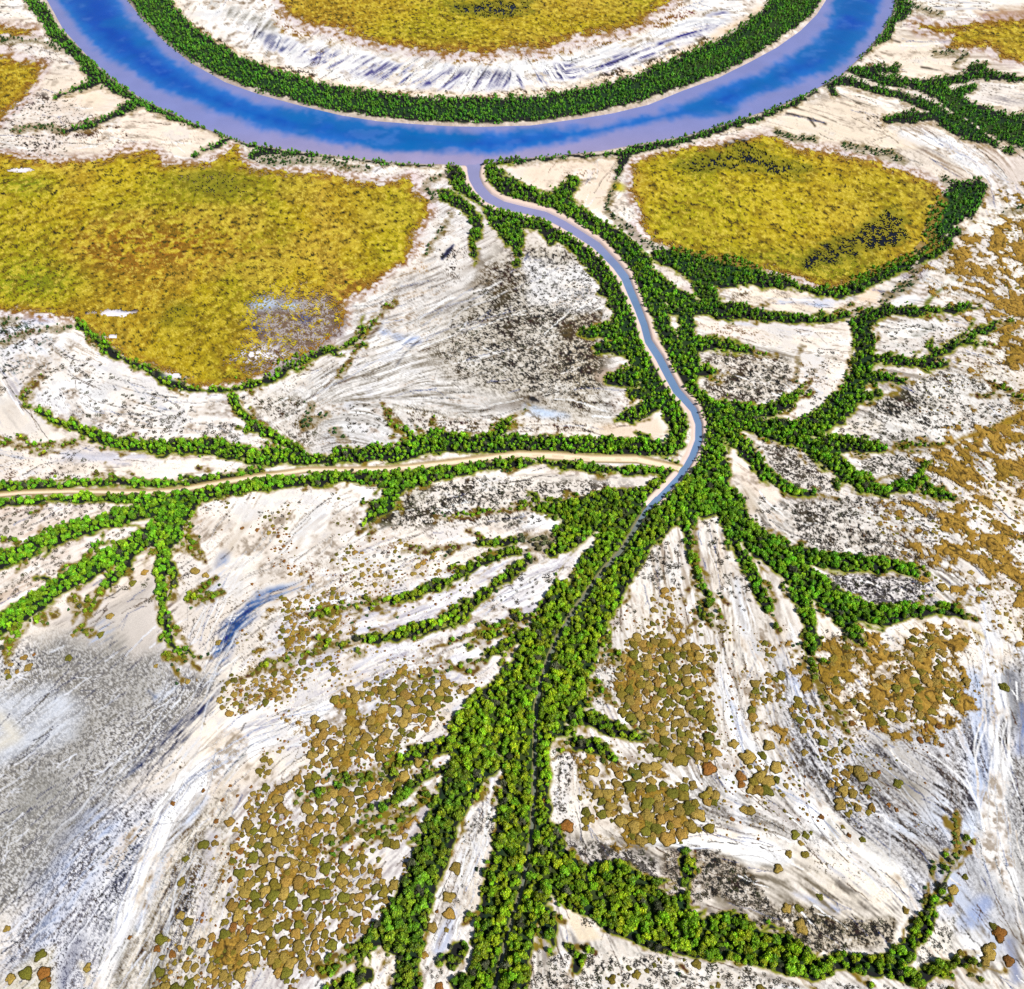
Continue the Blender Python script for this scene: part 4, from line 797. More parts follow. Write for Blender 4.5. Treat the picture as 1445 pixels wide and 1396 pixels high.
# the ground mesh was linked before these stains: rewrite its colours
gme = bpy.data.objects['ground'].data
cc4 = np.ones((NR * NC, 4), np.float32); cc4[:, :3] = COLR.reshape(-1, 3); gme.color_attributes['Col'].data.foreach_set('color', cc4.ravel())
gz = Z + .6 * sstep(-6, 2, SD_PND) + .10 + .55 * np.clip(SD_GRS / 4, 0, 1) * (g3 * .75 + N_dot * .25)
GL = ['yellow and gold marsh meadow filling the left of the flats below the river', 'bright yellow oval marsh meadow with two dark pools right of the creek', 'olive gold meadow inside the river bend at the top', 'small golden meadow at the left edge above the river bank', 'thin strip of golden grass at the top left corner', 'yellow brown grass patch at the top right beyond the river']
gmask = (SD_GRS > 0) & (SD_VEG < 1)
for k in range(len(MEADOWS)):
    link('marsh_grass', lattice_mesh('marsh_grass', gmask & (GID == k), gz, gc, M_GRASS, hole), kind='stuff', label=GL[k], cat='grass', group='meadows of marsh grass')

MC = np.zeros((NR, NC, 3), np.float32) + C(178, 140, 58)
for m_, c_ in ((sstep(.5, .66, N_fin) * .45, (126, 92, 20)), (sstep(.5, .36, N_fin) * .4, (198, 156, 62)), (sstep(.54, .68, N_mid) * .5, (138, 112, 22)), (sstep(.03, .0, D_GLD) * .75, (92, 70, 22)), (sstep(.62, .78, N_spk) * .45, (110, 78, 18))):
    MC[:] = MC + (C(*c_) - MC) * np.asarray(m_)[..., None]
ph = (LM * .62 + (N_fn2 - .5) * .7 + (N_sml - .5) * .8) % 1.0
seam_shade = np.clip(sstep(.30, .12, ph) * sstep(.0, .04, ph) + .8 * sstep(.035, 0, np.abs(N_fn2 - .47)) * (N_mid > .45), 0, 1)
MC[:] = MC + (C(58, 44, 14) - MC) * (seam_shade * .92)[..., None]  # shadow lines between the cushions, painted into the mat colour
mz = Z - .34 * seam_shade - .05 + .46 * sstep(0, .035, D_GLD) + .16 * sstep(.03, .12, D_GLD) * N_fin
ML = ['golden samphire mats with dark scalloped ridges at the upper right edge', 'broad golden brown samphire mats along the right edge', 'dense golden samphire mat below the right hand branches', 'golden samphire carpet threaded with white runnels left of the forest', 'golden samphire carpet right of the creek forest']
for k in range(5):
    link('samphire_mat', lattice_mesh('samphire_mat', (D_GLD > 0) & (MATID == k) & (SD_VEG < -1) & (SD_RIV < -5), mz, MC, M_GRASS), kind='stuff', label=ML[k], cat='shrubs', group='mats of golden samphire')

# ------------------------------------------------------------------ plant prototypes
ICO_V, ICO_F = None, None


def ico():
    t = (1 + 5 ** .5) / 2
    v = np.array([(-1, t, 0), (1, t, 0), (-1, -t, 0), (1, -t, 0), (0, -1, t), (0, 1, t), (0, -1, -t), (0, 1, -t), (t, 0, -1), (t, 0, 1), (-t, 0, -1), (-t, 0, 1)], float)
    v /= np.linalg.norm(v[0])
    f = np.array([(0, 11, 5), (0, 5, 1), (0, 1, 7), (0, 7, 10), (0, 10, 11), (1, 5, 9), (5, 11, 4), (11, 10, 2), (10, 7, 6), (7, 1, 8), (3, 9, 4), (3, 4, 2), (3, 2, 6), (3, 6, 8), (3, 8, 9), (4, 9, 5), (2, 4, 11), (6, 2, 10), (8, 6, 7), (9, 8, 1)])
    return v, f


ICO_V, ICO_F = ico()


def quads_on(rng, cen, nrm, size, jitter):
    """leaf clumps: one small bent four-sided face for each centre"""
    n = len(cen); nn = nrm + rng.normal(0, jitter, (n, 3)); nn /= np.linalg.norm(nn, axis=1)[:, None]
    a = np.cross(nn, rng.normal(0, 1, (n, 3))); a /= np.linalg.norm(a, axis=1)[:, None]; b = np.cross(nn, a)
    s = size * rng.uniform(.65, 1.35, (n, 1)); k = rng.uniform(.55, 1.0, (n, 1))
    V = np.stack([cen - a * s, cen - b * s * k + nn * s * .25, cen + a * s, cen + b * s * k + nn * s * .25], 1)
    i = np.arange(n)[:, None] * 4
    return V.reshape(-1, 3), np.concatenate([i + [0, 1, 2], i + [0, 2, 3]]), n


def crown_proto(seed, nl, leaf, nlobe, core=True):
    rng = np.random.default_rng(seed)
    c = rng.normal(0, 1, (nlobe, 3)); c /= np.linalg.norm(c, axis=1)[:, None]
    c *= rng.uniform(.32, .80, (nlobe, 1)); c[:, 2] = np.abs(c[:, 2]) * .75
    c[0] = (0, 0, .32); r = rng.uniform(.26, .46, nlobe); r[0] = rng.uniform(.42, .56)
    tint = rng.uniform(.62, 1.38, nlobe)
    V, Fc, K, off = [], [], [], 0
    pos, nor, tn = [], [], []
    while len(pos) < nl:
        k = rng.integers(nlobe); d = rng.normal(0, 1, 3); d /= np.linalg.norm(d)
        if d[2] < -.55: continue
        p = c[k] + d * r[k] * rng.uniform(.86, 1.08)
        if np.any(np.linalg.norm(p - c, axis=1) < r * .80): continue
        pos.append(p); nor.append(d * .9 + np.array((0, 0, .35))); tn.append(tint[k] * rng.uniform(.50, 1.45))
    v, f, n = quads_on(rng, np.array(pos), np.array(nor), leaf, .45)
    V.append(v); Fc.append(f); t = np.repeat(np.array(tn), 4); off = len(v)
    hue = np.repeat(rng.uniform(-.22, .26, n), 4)
    K.append(np.stack([t * (1 + hue), t, t * .9], 1))
    if core:
        for k in range(nlobe):
            vv = ICO_V * (r[k] * .88 * rng.uniform(.85, 1.1, (12, 1))) + c[k]; V.append(vv); Fc.append(ICO_F + off); off += 12
            K.append(np.full((12, 3), tint[k] * .92))
    V = np.concatenate(V); V[:, 2] += .35
    return V, np.concatenate(Fc), np.concatenate(K)


def trunk_proto(seed):
    """short tapered trunk, prop roots and rising limbs; unit tree height 1, unit crown radius 1"""
    rng = np.random.default_rng(seed); V, Fc, K = [], [], []; off = [0]

    def tube(pts, rad):
        n = 6; ring = []
        for (p, r_) in zip(pts, rad):
            a = np.arange(n) * 2 * math.pi / n
            ring.append(np.stack([p[0] + r_ * np.cos(a), p[1] + r_ * np.sin(a), np.full(n, p[2])], 1))
        V.append(np.concatenate(ring)); K.append(np.full((n * len(pts), 3), 1.0))
        for s in range(len(pts) - 1):
            for q in range(n):
                a0 = off[0] + s * n + q; a1 = off[0] + s * n + (q + 1) % n
                Fc.append((a0, a1, a1 + n)); Fc.append((a0, a1 + n, a0 + n))
        off[0] += n * len(pts)
    tube([(0, 0, -.08), (.02, .01, .3), (.0, .03, .62)], [.085, .06, .035])
    for k in range(4):
        a = rng.uniform(0, 6.28); tube([(0, 0, .28), (.22 * math.cos(a), .22 * math.sin(a), .48), (.5 * math.cos(a), .5 * math.sin(a), .66)], [.04, .03, .015])
    for k in range(5):
        a = k * 1.26 + rng.uniform(-.3, .3); tube([(0, 0, .2), (.16 * math.cos(a), .16 * math.sin(a), .14), (.26 * math.cos(a), .26 * math.sin(a), -.06)], [.025, .022, .018])
    return np.concatenate(V), np.array(Fc), np.concatenate(K)


def mound_proto(seed):
    """a lumpy cushion, steep at the rim, made of a few lobes"""
    rng = np.random.default_rng(seed); nr, na = 7, 22
    a = np.arange(na) * 2 * math.pi / na; R_ = np.ones(na)
    for k, am in ((2, .20), (3, .18), (4, .14), (5, .10), (7, .06)): R_ += am * rng.uniform(.3, 1) * np.cos(k * a + rng.uniform(0, 6.28))
    R_ /= R_.max(); V = [(0, 0, .36 + rng.uniform(-.03, .03))]
    prof = [(.28, .38), (.5, .37), (.70, .33), (.85, .27), (.95, .17), (1.0, .06), (1.0, -.08)]
    for (q, h) in prof:
        for i in range(na):
            j = rng.normal(0, .018); rr = R_[i] * q * (1 + j * .8); V.append((rr * math.cos(a[i]), rr * math.sin(a[i]), h * (1 + rng.normal(0, .12)) if h > 0 else h))
    Fc = [(0, 1 + i, 1 + (i + 1) % na) for i in range(na)]
    for s in range(nr - 1):
        for i in range(na):
            p = 1 + s * na + i; q = 1 + s * na + (i + 1) % na
            Fc += [(p, p + na, q + na), (p, q + na, q)]
    V = np.array(V); K = np.ones((len(V), 3)) * rng.uniform(.86, 1.14, (len(V), 1)); K[:, 2] *= .9
    # leafy tufts over the cushion
    m = 72; t = rng.uniform(0, 6.28, m); q = np.sqrt(rng.uniform(0, 1.22, m)); ri = R_[(t / 6.2832 * na).astype(int) % na]
    cen = np.stack([q * ri * np.cos(t) * .97, q * ri * np.sin(t) * .97, .36 * np.sqrt(np.clip(1 - q ** 4, .03, 1)) + .02], 1)
    v, f, n = quads_on(rng, cen, np.tile((0., 0., 1.), (m, 1)) + cen * .6, .085, .45)
    tt = np.repeat(rng.uniform(.55, 1.45, m), 4)
    return np.concatenate([V, v]), np.concatenate([np.array(Fc), f + len(V)]), np.concatenate([K, np.stack([tt, tt, tt * .8], 1)]), R_


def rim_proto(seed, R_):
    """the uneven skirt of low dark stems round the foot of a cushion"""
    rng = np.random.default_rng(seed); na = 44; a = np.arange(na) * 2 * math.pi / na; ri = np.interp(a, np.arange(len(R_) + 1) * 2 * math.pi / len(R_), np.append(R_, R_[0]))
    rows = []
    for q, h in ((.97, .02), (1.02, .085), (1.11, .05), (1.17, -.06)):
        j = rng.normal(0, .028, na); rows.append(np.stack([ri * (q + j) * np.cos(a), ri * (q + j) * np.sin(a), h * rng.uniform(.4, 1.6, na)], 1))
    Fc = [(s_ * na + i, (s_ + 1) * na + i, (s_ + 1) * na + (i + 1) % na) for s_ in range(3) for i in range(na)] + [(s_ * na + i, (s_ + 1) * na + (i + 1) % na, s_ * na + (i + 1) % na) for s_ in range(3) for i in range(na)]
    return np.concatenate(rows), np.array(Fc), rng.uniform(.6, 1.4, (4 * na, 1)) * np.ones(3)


def ring_proto(seed):
    """a low bush that has died back in the middle: an uneven ring of dark twigs"""
    rng = np.random.default_rng(seed); m = 84; t = rng.uniform(0, 6.28, m); R0 = rng.uniform(.62, .8); gap = rng.uniform(0, 6.28); fill = rng.uniform(.0, 1.0) ** .8
    q = np.where(rng.uniform(0, 1, m) < fill, rng.uniform(0, .7, m), R0 + rng.normal(0, .15, m)) * (1 + .22 * np.cos(2 * t + gap) + .12 * np.cos(3 * t - gap))
    cen = np.stack([q * np.cos(t), q * np.sin(t), np.abs(rng.normal(.13, .08, m))], 1)
    v, f, n = quads_on(rng, cen, np.stack([np.cos(t) * .3, np.sin(t) * .3, np.full(m, .8)], 1), .13, .8)
    return v, f, np.repeat(rng.uniform(.5, 1.7, (m, 1)), 4, 0) * np.ones(3)


def scatter_mesh(name, protos, items, m, extra=None):
    """ONE mesh of many plants. items: proto index, x, y, z, sx, sz, yaw, colour"""
    Vs, Fs, Ks, off = [], [], [], 0
    idx = np.array([i[0] for i in items]); A = np.array([i[1:7] for i in items], float); Cc = np.array([i[7] for i in items], float)
    for p, pr in enumerate(protos):
        s = np.nonzero(idx == p)[0]
        if not len(s): continue
        v, f, k = pr[:3]; a = A[s]; ca, sa = np.cos(a[:, 5])[:, None], np.sin(a[:, 5])[:, None]
        X = v[None, :, 0] * a[:, 3:4]; Y = v[None, :, 1] * a[:, 3:4]; Zz = v[None, :, 2] * a[:, 4:5]
        W = np.stack([X * ca - Y * sa + a[:, 0:1], X * sa + Y * ca + a[:, 1:2], Zz + a[:, 2:3]], 2)
        Vs.append(W.reshape(-1, 3)); Ks.append((k[None] * Cc[s][:, None, :]).reshape(-1, 3))
        Fs.append((f[None] + (np.arange(len(s)) * len(v))[:, None, None] + off).reshape(-1, 3)); off += len(s) * len(v)
    return mesh_np(name, np.concatenate(Vs), [np.concatenate(Fs)], np.concatenate(Ks), False, [m])


# ------------------------------------------------------------------ mangrove trees
TINT = {'g': (.200, .420, .014), 'd': (.120, .340, .026), 'n': (.260, .410, .012), 'o': (.185, .215, .014), 'x': (.150, .155, .070), 's': (.055, .130, .026)}
trees = []
gx_, gy_ = np.meshgrid(np.arange(-640, 640, 2.0), np.arange(20, 1000, 1.75))
gx_ = gx_ + (np.arange(gx_.shape[0]) % 2)[:, None] * 1.0
gx_ = (gx_ + RNG.uniform(-1.15, 1.15, gx_.shape)).ravel(); gy_ = (gy_ + RNG.uniform(-1.0, 1.0, gy_.shape)).ravel()
bx, by, bp = back(gx_, gy_)
ok = (bx > -300) & (bx < 1745) & (by > -110) & (by < 1480)
gx_, gy_, bx, by, bp = gx_[ok], gy_[ok], bx[ok], by[ok], bp[ok]
sdv = pick(SD_VEG, bx, by); cl = pick(CLS, bx, by); zz = pick(Z, bx, by)
fringe = (sdv <= .15) & (sdv > -2.2 * bp) & (RNG.random(len(sdv)) < .10 * np.exp(sdv / bp / 1.1)) & (pick(WAT, bx, by) < -4)
ok = (sdv > .15) | fringe
gx_, gy_, bx, by, bp, sdv, cl, zz = [q[ok] for q in (gx_, gy_, bx, by, bp, sdv, cl, zz)]
clump = fbm(gx_ / 14, gy_ / 14, 131, 3)
for i in range(len(gx_)):
    code = CODES[cl[i]]; u = RNG.uniform()
    keep = {'g': .96, 'd': .80, 'n': .97, 'o': .88, 'x': .60, 's': .62}[code]
    if u > keep * (1 if by[i] > 560 else .80 if by[i] > 330 else .66): continue
    if sdv[i] <= .15: code = 'o' if code in 'gn' else 's'
    rmax = .75 + .85 * max(sdv[i], 0) / bp[i]
    r = min((.80 + 1.40 * RNG.uniform() ** 1.8 if by[i] > 900 else .75 + 1.15 * RNG.uniform() ** 1.7) * (1.15 if by[i] < 330 else 1) * (.80 if code == 'd' else 1) * (.86 if by[i] < 600 else 1), rmax)
    if code in 'os': r = min(r, RNG.uniform(.8, 1.4))
    if code == 'o' and u < .30: r *= 1.15; code = 'n'
    hgt = r * RNG.uniform(1.35, 2.4) * (.62 if code in 'o' else 1) + (.5 if code in 'gdn' else 0)
    t = np.array(TINT[code]) * RNG.uniform(.60, 1.38) * (.66 + .68 * clump[i])
    t[0] *= RNG.uniform(.70, 1.30)
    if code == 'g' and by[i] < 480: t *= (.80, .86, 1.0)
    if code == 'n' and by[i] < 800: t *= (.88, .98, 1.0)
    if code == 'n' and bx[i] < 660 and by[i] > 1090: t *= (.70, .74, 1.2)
    if code in 'gn' and RNG.uniform() < .045: t = np.array((.10, .11, .06)) * RNG.uniform(.6, 1.2)
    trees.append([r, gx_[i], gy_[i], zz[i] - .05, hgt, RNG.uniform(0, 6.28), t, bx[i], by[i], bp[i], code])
NEAR_P = [crown_proto(200 + k, 210, .125, 8) for k in range(9)]
MID_P = [crown_proto(300 + k, 60, .20, 5) for k in range(7)]
FAR_P = [crown_proto(400 + k, 26, .30, 3) for k in range(6)]
TRUNKS = [trunk_proto(500 + k) for k in range(3)]


def in_view(px, py, pad=0): return -pad < px < 1445 + pad and -pad < py < 1396 + pad


cand = sorted([k for k, t in enumerate(trees) if in_view(t[7], t[8], -3)], key=lambda k: -trees[k][0] * trees[k][9])[:300]
single = set(cand)
for nm, pr, lo, hi in (('near', NEAR_P, 2.6, 99), ('mid', MID_P, 1.75, 2.6), ('far', FAR_P, 0, 1.75)):
    pass
items = {'near': [], 'mid': [], 'far': []}
for k, t in enumerate(trees):
    if k in single: continue
    lod = 'near' if t[9] > 3.0 else ('mid' if t[9] > 1.9 else 'far')
    n = {'near': 9, 'mid': 7, 'far': 6}[lod]
    items[lod].append((k % n, t[1], t[2], t[3], t[0], t[4] * .72, t[5], t[6]))
allp = NEAR_P + MID_P + FAR_P
its = items['near'] + [(i[0] + 9,) + i[1:] for i in items['mid']] + [(i[0] + 16,) + i[1:] for i in items['far']]
link('mangrove_forest', scatter_mesh('mangrove_forest', allp, its, M_LEAF), kind='stuff', label='green mangrove forest branching along the creeks and lining the river', cat='forest')

ORD = ['first', 'second', 'third', 'fourth', 'fifth', 'sixth', 'seventh', 'eighth', 'ninth', 'tenth', 'eleventh', 'twelfth', 'thirteenth', 'fourteenth', 'fifteenth', 'sixteenth', 'seventeenth', 'eighteenth', 'nineteenth']
TENS = ['twenty', 'thirty', 'forty', 'fifty', 'sixty', 'seventy', 'eighty', 'ninety']
TENTH = ['twentieth', 'thirtieth', 'fortieth', 'fiftieth', 'sixtieth', 'seventieth', 'eightieth', 'ninetieth']


def ordinal(n):
    if n <= 19: return ORD[n - 1]
    if n % 10 == 0: return TENTH[n // 10 - 2]
    return TENS[n // 10 - 2] + '-' + ORD[n % 10 - 1]


ck = sorted([(p[1], p[0]) for p in CREEK]); CKY = [c[0] for c in ck]; CKX = [c[1] for c in ck]


def place_tree(t):
    x, y = t[7], t[8]; cx = float(np.interp(y, CKY, CKX)); d = x - cx
    if x > 830 and y > 1180: return ('bottom right branch', 'upper side' if y < np.interp(x, [830, 930, 1030, 1150, 1290, 1400], [1255, 1295, 1322, 1365, 1345, 1362]) else 'lower side', 'x')
    if d < -62 or (d < -30 and y < 1050 and x < cx - 90): return ('left fork', 'left side' if x < np.interp(y, [1000, 1100, 1200, 1300, 1400], [690, 655, 612, 572, 560]) else 'right side', 'y')
    if d < 0: return ('creek left bank', 'creekside row' if d > -14 else ('middle row' if d > -32 else 'sand edge'), 'y')
    return ('creek right bank', 'creekside row' if d < 14 else ('middle row' if d < 32 else 'sand edge'), 'y')


def tint_word(t):
    r, g, b = t
    if b > .04 and g < .16: return 'greyish half bare'
    if g < .16: return 'dark green'
    if r / g > .86: return 'olive yellow'
    if g > .42: return 'bright lime green'
    if r / g < .52: return 'deep leaf green'
    return 'mid green'


lanes = {}
for k in cand: lanes.setdefault(place_tree(trees[k]), []).append(k)
CROWN_ME = [mesh_np('crown', p[0], [p[1]], p[2], False, [M_LEAF]) for p in NEAR_P]
BR = lin((112, 96, 78)) / EXPO
TRUNK_ME = [mesh_np('trunk', p[0], [p[1]], p[2] * BR, True, [M_BARK]) for p in TRUNKS]
for (strip, lane, ax), ks in lanes.items():
    ks.sort(key=(lambda k: trees[k][7]) if ax == 'x' else (lambda k: -trees[k][8]))
    for n, k in enumerate(ks):
        t = trees[k]
        if ax == 'x': lab = f"{tint_word(t[6])} mangrove tree, {ordinal(n + 1)} from the left, {lane} of the {strip}"
        else: lab = f"{tint_word(t[6])} mangrove tree, {ordinal(n + 1)} up from the photo bottom, {lane}, {strip}"
        e = bpy.data.objects.new('mangrove_tree', None); COL.objects.link(e); e.location = (t[1], t[2], t[3]); e.rotation_euler = (0, 0, t[5]); e.empty_display_size = .5
        e['label'] = lab; e['category'] = 'tree'; e['group'] = 'mangrove trees in the nearest strips'
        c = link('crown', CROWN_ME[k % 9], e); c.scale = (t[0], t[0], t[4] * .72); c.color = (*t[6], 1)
        tr = link('trunk', TRUNK_ME[k % 3], e); tr.scale = (t[0] * .9, t[0] * .9, t[4] * .72)

# ------------------------------------------------------------------ samphire cushions
GOLDC = [(.285, .195, .048), (.245, .172, .040), (.190, .145, .022), (.280, .170, .040), (.135, .128, .018)]
RUST = [(.215, .090, .020), (.190, .085, .022)]
hand = """10,1311,5.7 57,1348,9 37,1374,11 62,1373,10 15,1381,8 68,1383,5 63,1391,9 123,1366,7 244,1134,4 287,1116,3.5 325,1109,3 314,1129,3.5 335,1123,3 305,1159,4 324,1160,8 305,1181,3 287,1192,8 303,1190,6 262,1212,5.5 256,1245,7
324,1242,5 336,1184,3.5 339,1201,6.5 350,1194,2.5 363,1181,5 255,1292,7 266,1301,7 286,1291,3.5 183,1323,3.5 227,1326,10 222,1339,6 254,1338,5 243,1347,6.7 284,1331,7 299,1323,7 317,1319,9 329,1309,7 351,1311,7.5 343,1321,7.5 303,1335,6
298,1366,8 323,1383,6 267,1391,10 233,1393,8 300,1343,7 340,1246,6 350,1233,7 342,1276,7 362,1276,9 377,1276,5 643,1225,10 633,1266,10 634,1290,10 610,1309,8 599,1348,6 800,1166,11 768,1130,3 620,1393,8 400,1363,18 385,1352,10
985,1068,9 1000,1085,12 1002,1126,14 985,1150,12 1001,1169,9 986,1171,5 1055,1069,13 1045,1096,9 1074,1107,19 1060,1114,9 1046,1107,7 1095,1083,10 1058,1144,9 1050,1143,7 1033,1156,4 1122,1178,8 1137,1179,6 1130,1190,5 1159,1153,5 1195,1060,8
1190,1116,10 1203,1120,8 1185,1135,11 1210,1140,7 1213,1092,12 1200,1085,7 1267,1106,8 1240,1090,4 1254,1136,4 1265,1143,4 1196,1150,5 1217,1185,5 1198,1179,4 1113,1205,6 1136,1206,6 1098,1226,8 1110,1282,8 1127,1282,7 1157,1266,6 1130,1308,12
1350,1175,6 1349,1190,7 1367,1198,5 1362,1238,5 1345,1256,8 1328,1257,5 1340,1276,4 1308,1265,6 1278,1285,6 1410,1318,12 1402,1308,7 1395,1345,11 1390,1357,8 1423,1356,9 1400,1335,6 1356,1345,6 1035,1050,8 1012,1048,6 1085,1052,10 1135,1062,6 1158,1059,4
97,929,6 24,948,4 12,955,5 15,938,4 34,928,6 40,942,7 48,924,3 10,948,5 103,897,4 142,896,6 155,870,6 204,808,6 187,823,6 275,806,7 290,812,6 308,907,5 265,962,5 220,940,4 310,988,6 340,975,4 1417,970,8 1330,829,9 812,825,6 815,812,8"""
shr = []          # r, x, y, z, h, yaw, tint, px, py, ppm
cell = {}


def free(x, y, r, f):
    gi, gj = int(x // 5), int(y // 5)
    for a in (-1, 0, 1):
        for b in (-1, 0, 1):
            for (x2, y2, r2) in cell.get((gi + a, gj + b), ()):
                if (x - x2) ** 2 + (y - y2) ** 2 < (f * (r + r2)) ** 2: return False
    return True


def add_shrub(x, y, r, tint, flat=1.0):
    px, py, pp = back(x, y)
    cell.setdefault((int(x // 5), int(y // 5)), []).append((x, y, r))
    shr.append([r, x, y, float(ground_z(px, py)) - .03, (r * RNG.uniform(.24, .40) * flat + .10) / .864, RNG.uniform(0, 6.28), np.array(tint) * RNG.uniform(.80, 1.22), px, py, pp])


for q in hand.split():
    px, py, rp = [float(v) for v in q.split(',')]
    x, y = at(px, py); r = rp / back(x, y)[2]
    k = max(1, int(r / 2.4))
    if rp > 13:                                   # a broad patch grows from several cushions
        for j in range(5):
            a = j * 1.257 + .3; add_shrub(float(x) + r * .55 * math.cos(a), float(y) + r * .55 * math.sin(a), r * RNG.uniform(.45, .6), GOLDC[j % 5])
    else:
        add_shrub(float(x), float(y), r, RUST[int(px) % 2] if r < 1.1 or RNG.uniform() < .12 else GOLDC[int(px * 7) % 5])
ZONES = [  # polygon, tries per 100 m2, rmin, rmax, spacing factor, clumping, tint set
 ("345,1150 430,1085 480,1060 560,1050 650,1045 620,1090 560,1130 520,1190 480,1250 440,1300 400,1340 340,1380 290,1396 330,1330 335,1240 328,1190", 60, .8, 2.5, .62, .30, 'G'),
 ("480,1180 540,1150 600,1150 615,1180 590,1240 560,1300 520,1330 470,1360 400,1396 330,1396 400,1330 450,1270", 60, .7, 2.2, .66, .42, 'G'),
 ("205,1420 225,1370 285,1345 340,1360 420,1375 430,1430", 40, .7, 2.2, .7, .45, 'G'), ("220,1400 225,1330 330,1290 360,1300 360,1440", 26, .6, 1.8, .8, .45, 'G'),
 ("430,1080 440,1020 480,985 540,960 640,955 665,985 640,1010 560,1050 480,1070", 60, .8, 2.6, .60, .40, 'G'), ("440,1015 500,980 560,960 640,960 660,990 610,1000 520,1010 470,1040", 30, .5, 1.5, .8, .45, 'G'),
 ("375,1060 440,1030 480,1060 430,1100 350,1150 345,1120", 36, .5, 1.8, .7, .42, 'G'), ("310,985 400,925 480,905 480,950 400,990 330,1010", 40, .5, 1.7, .7, .42, 'G'),
 ("385,845 420,850 480,830 480,900 430,925 400,910 385,870", 50, .4, 1.6, .62, .40, 'G'), ("310,960 360,940 400,960 370,1000 320,1010", 36, .5, 1.6, .7, .42, 'O'),
 ("320,770 360,740 420,740 460,760 440,800 400,830 330,830", 16, .5, 1.4, .9, .5, 'R'), ("300,700 480,690 520,740 480,800 400,760 330,740", 12, .4, 1.2, 1.0, .5, 'O'),
 ("480,765 560,760 640,790 600,830 500,850", 20, .5, 1.6, .8, .5, 'G'), ("500,860 560,865 520,880 480,880", 10, .5, 1.4, .9, .5, 'G'), ("560,945 630,940 620,960 560,965", 30, .8, 2.0, .7, .42, 'G'),
 ("660,985 690,955 650,950 640,975", 26, .6, 1.6, .7, .4, 'G'), ("640,1060 720,1010 690,1000 600,1035", 10, .3, .8, 1.2, .3, 'R'),
 ("842,1065 905,1080 955,1075 975,1100 985,1160 960,1190 900,1185 850,1150 835,1110", 70, 1.1, 3.0, .60, .32, 'G'), ("820,1090 845,1060 850,1150 820,1170", 40, .8, 2.0, .66, .36, 'G'),
 ("860,905 930,895 990,920 1010,1000 1005,1080 960,1080 905,1060 880,1000", 60, .9, 2.6, .60, .38, 'G'), ("905,835 950,830 960,900 920,900", 34, .7, 2.0, .64, .36, 'G'), ("965,890 1005,880 1010,940 975,950", 26, .6, 1.8, .7, .4, 'G'),
 ("985,860 1030,880 1010,930 980,940", 40, .6, 1.8, .62, .42, 'O'), ("1070,905 1110,905 1112,970 1075,960", 44, .8, 2.1, .62, .44, 'G'), ("1060,960 1105,960 1110,1030 1062,1040", 44, .9, 2.3, .62, .46, 'G'), ("1045,1060 1110,1050 1120,1120 1050,1130", 16, .8, 2.0, .7, .45, 'G'),
 ("1120,985 1160,985 1190,1030 1200,1120 1170,1110 1150,1040 1120,1020", 34, .7, 2.2, .66, .46, 'G'), ("1175,1090 1235,1080 1225,1150 1180,1140", 30, .7, 2.0, .66, .44, 'G'),
 ("1150,925 1200,905 1330,888 1364,900 1370,955 1350,1000 1265,1028 1200,1005 1172,965", 40, .7, 2.4, .66, .46, 'G'), ("1180,1000 1260,1030 1350,1010 1330,1060 1240,1060 1190,1050", 18, .5, 1.6, .8, .46, 'R'),
 ("1340,352 1400,325 1445,300 1445,540 1425,500 1400,425 1345,385", 10, .5, 1.6, .8, .46, 'M'), ("1325,655 1400,610 1445,580 1445,900 1405,880 1395,845 1350,820 1325,770", 16, .5, 1.6, .8, .42, 'M'), ("1230,715 1335,715 1345,790 1290,800", 22, .6, 1.8, .7, .48, 'M'),
 ("1100,880 1130,900 1140,980 1110,960", 10, .4, 1.0, 1, .3, 'R'), ("1000,940 1130,950 1160,1100 1060,1110 1010,1050", 6, .3, .8, 1.2, .2, 'R'), ("1100,1000 1350,1010 1340,1180 1160,1180", 3, .3, .8, 1.5, .2, 'R'), ("640,1250 660,1180 690,1100 640,1180", 4, .3, 1.0, 1.2, .2, 'G'),
 ("500,1110 560,1080 600,1070 560,1100 520,1130", 20, .5, 1.4, .8, .35, 'G'), ("990,1160 1040,1150 1030,1180 985,1185", 6, .4, 1.0, 1, .3, 'R'), ("800,890 860,920 850,1000 815,960", 14, .6, 1.5, .8, .4, 'O'), ("850,1395 870,1340 960,1355 1080,1385 1080,1420", 16, .7, 1.8, .8, .46, 'O'),
 ("330,900 480,830 640,800 740,880 660,1000 640,1060 560,1120 480,1220 400,1340 230,1400 250,1300 320,1180 420,1060 330,1010", 26, .22, .8, 1.0, .47, 'G'), ("850,880 930,820 1010,880 1130,900 1150,1000 1200,1130 1100,1190 960,1190 840,1160 810,1080 870,1040", 26, .22, .8, 1.0, .46, 'G'), ("1120,930 1160,900 1380,880 1390,1010 1250,1090 1150,1040", 24, .22, .75, 1.0, .46, 'G'), ("1060,900 1150,930 1220,1160 1150,1190 1050,1120", 16, .3, 1.1, .9, .47, 'G'), ("1200,700 1340,700 1345,640 1445,570 1445,900 1380,870 1240,800", 14, .3, 1.0, .9, .46, 'M'), ("1330,420 1445,420 1445,620 1330,640 1280,560", 8, .3, 1.0, .9, .47, 'M'),
 ("270,720 420,690 560,750 640,780 560,850 440,820 330,850", 10, .22, .7, 1.0, .5, 'R'), ("640,1370 600,1310 640,1250 650,1300", 5, .6, 1.8, 1, .3, 'G'), ("640,1040 560,1075 490,1110 480,1090 560,1055", 22, .7, 1.7, .7, .4, 'G'), ("1270,1340 1310,1345 1440,1400 1300,1400", 5, .5, 1.6, 1, .4, 'O'),
]
ZN = fbm(WX / 11, WY / 11, 171, 3)
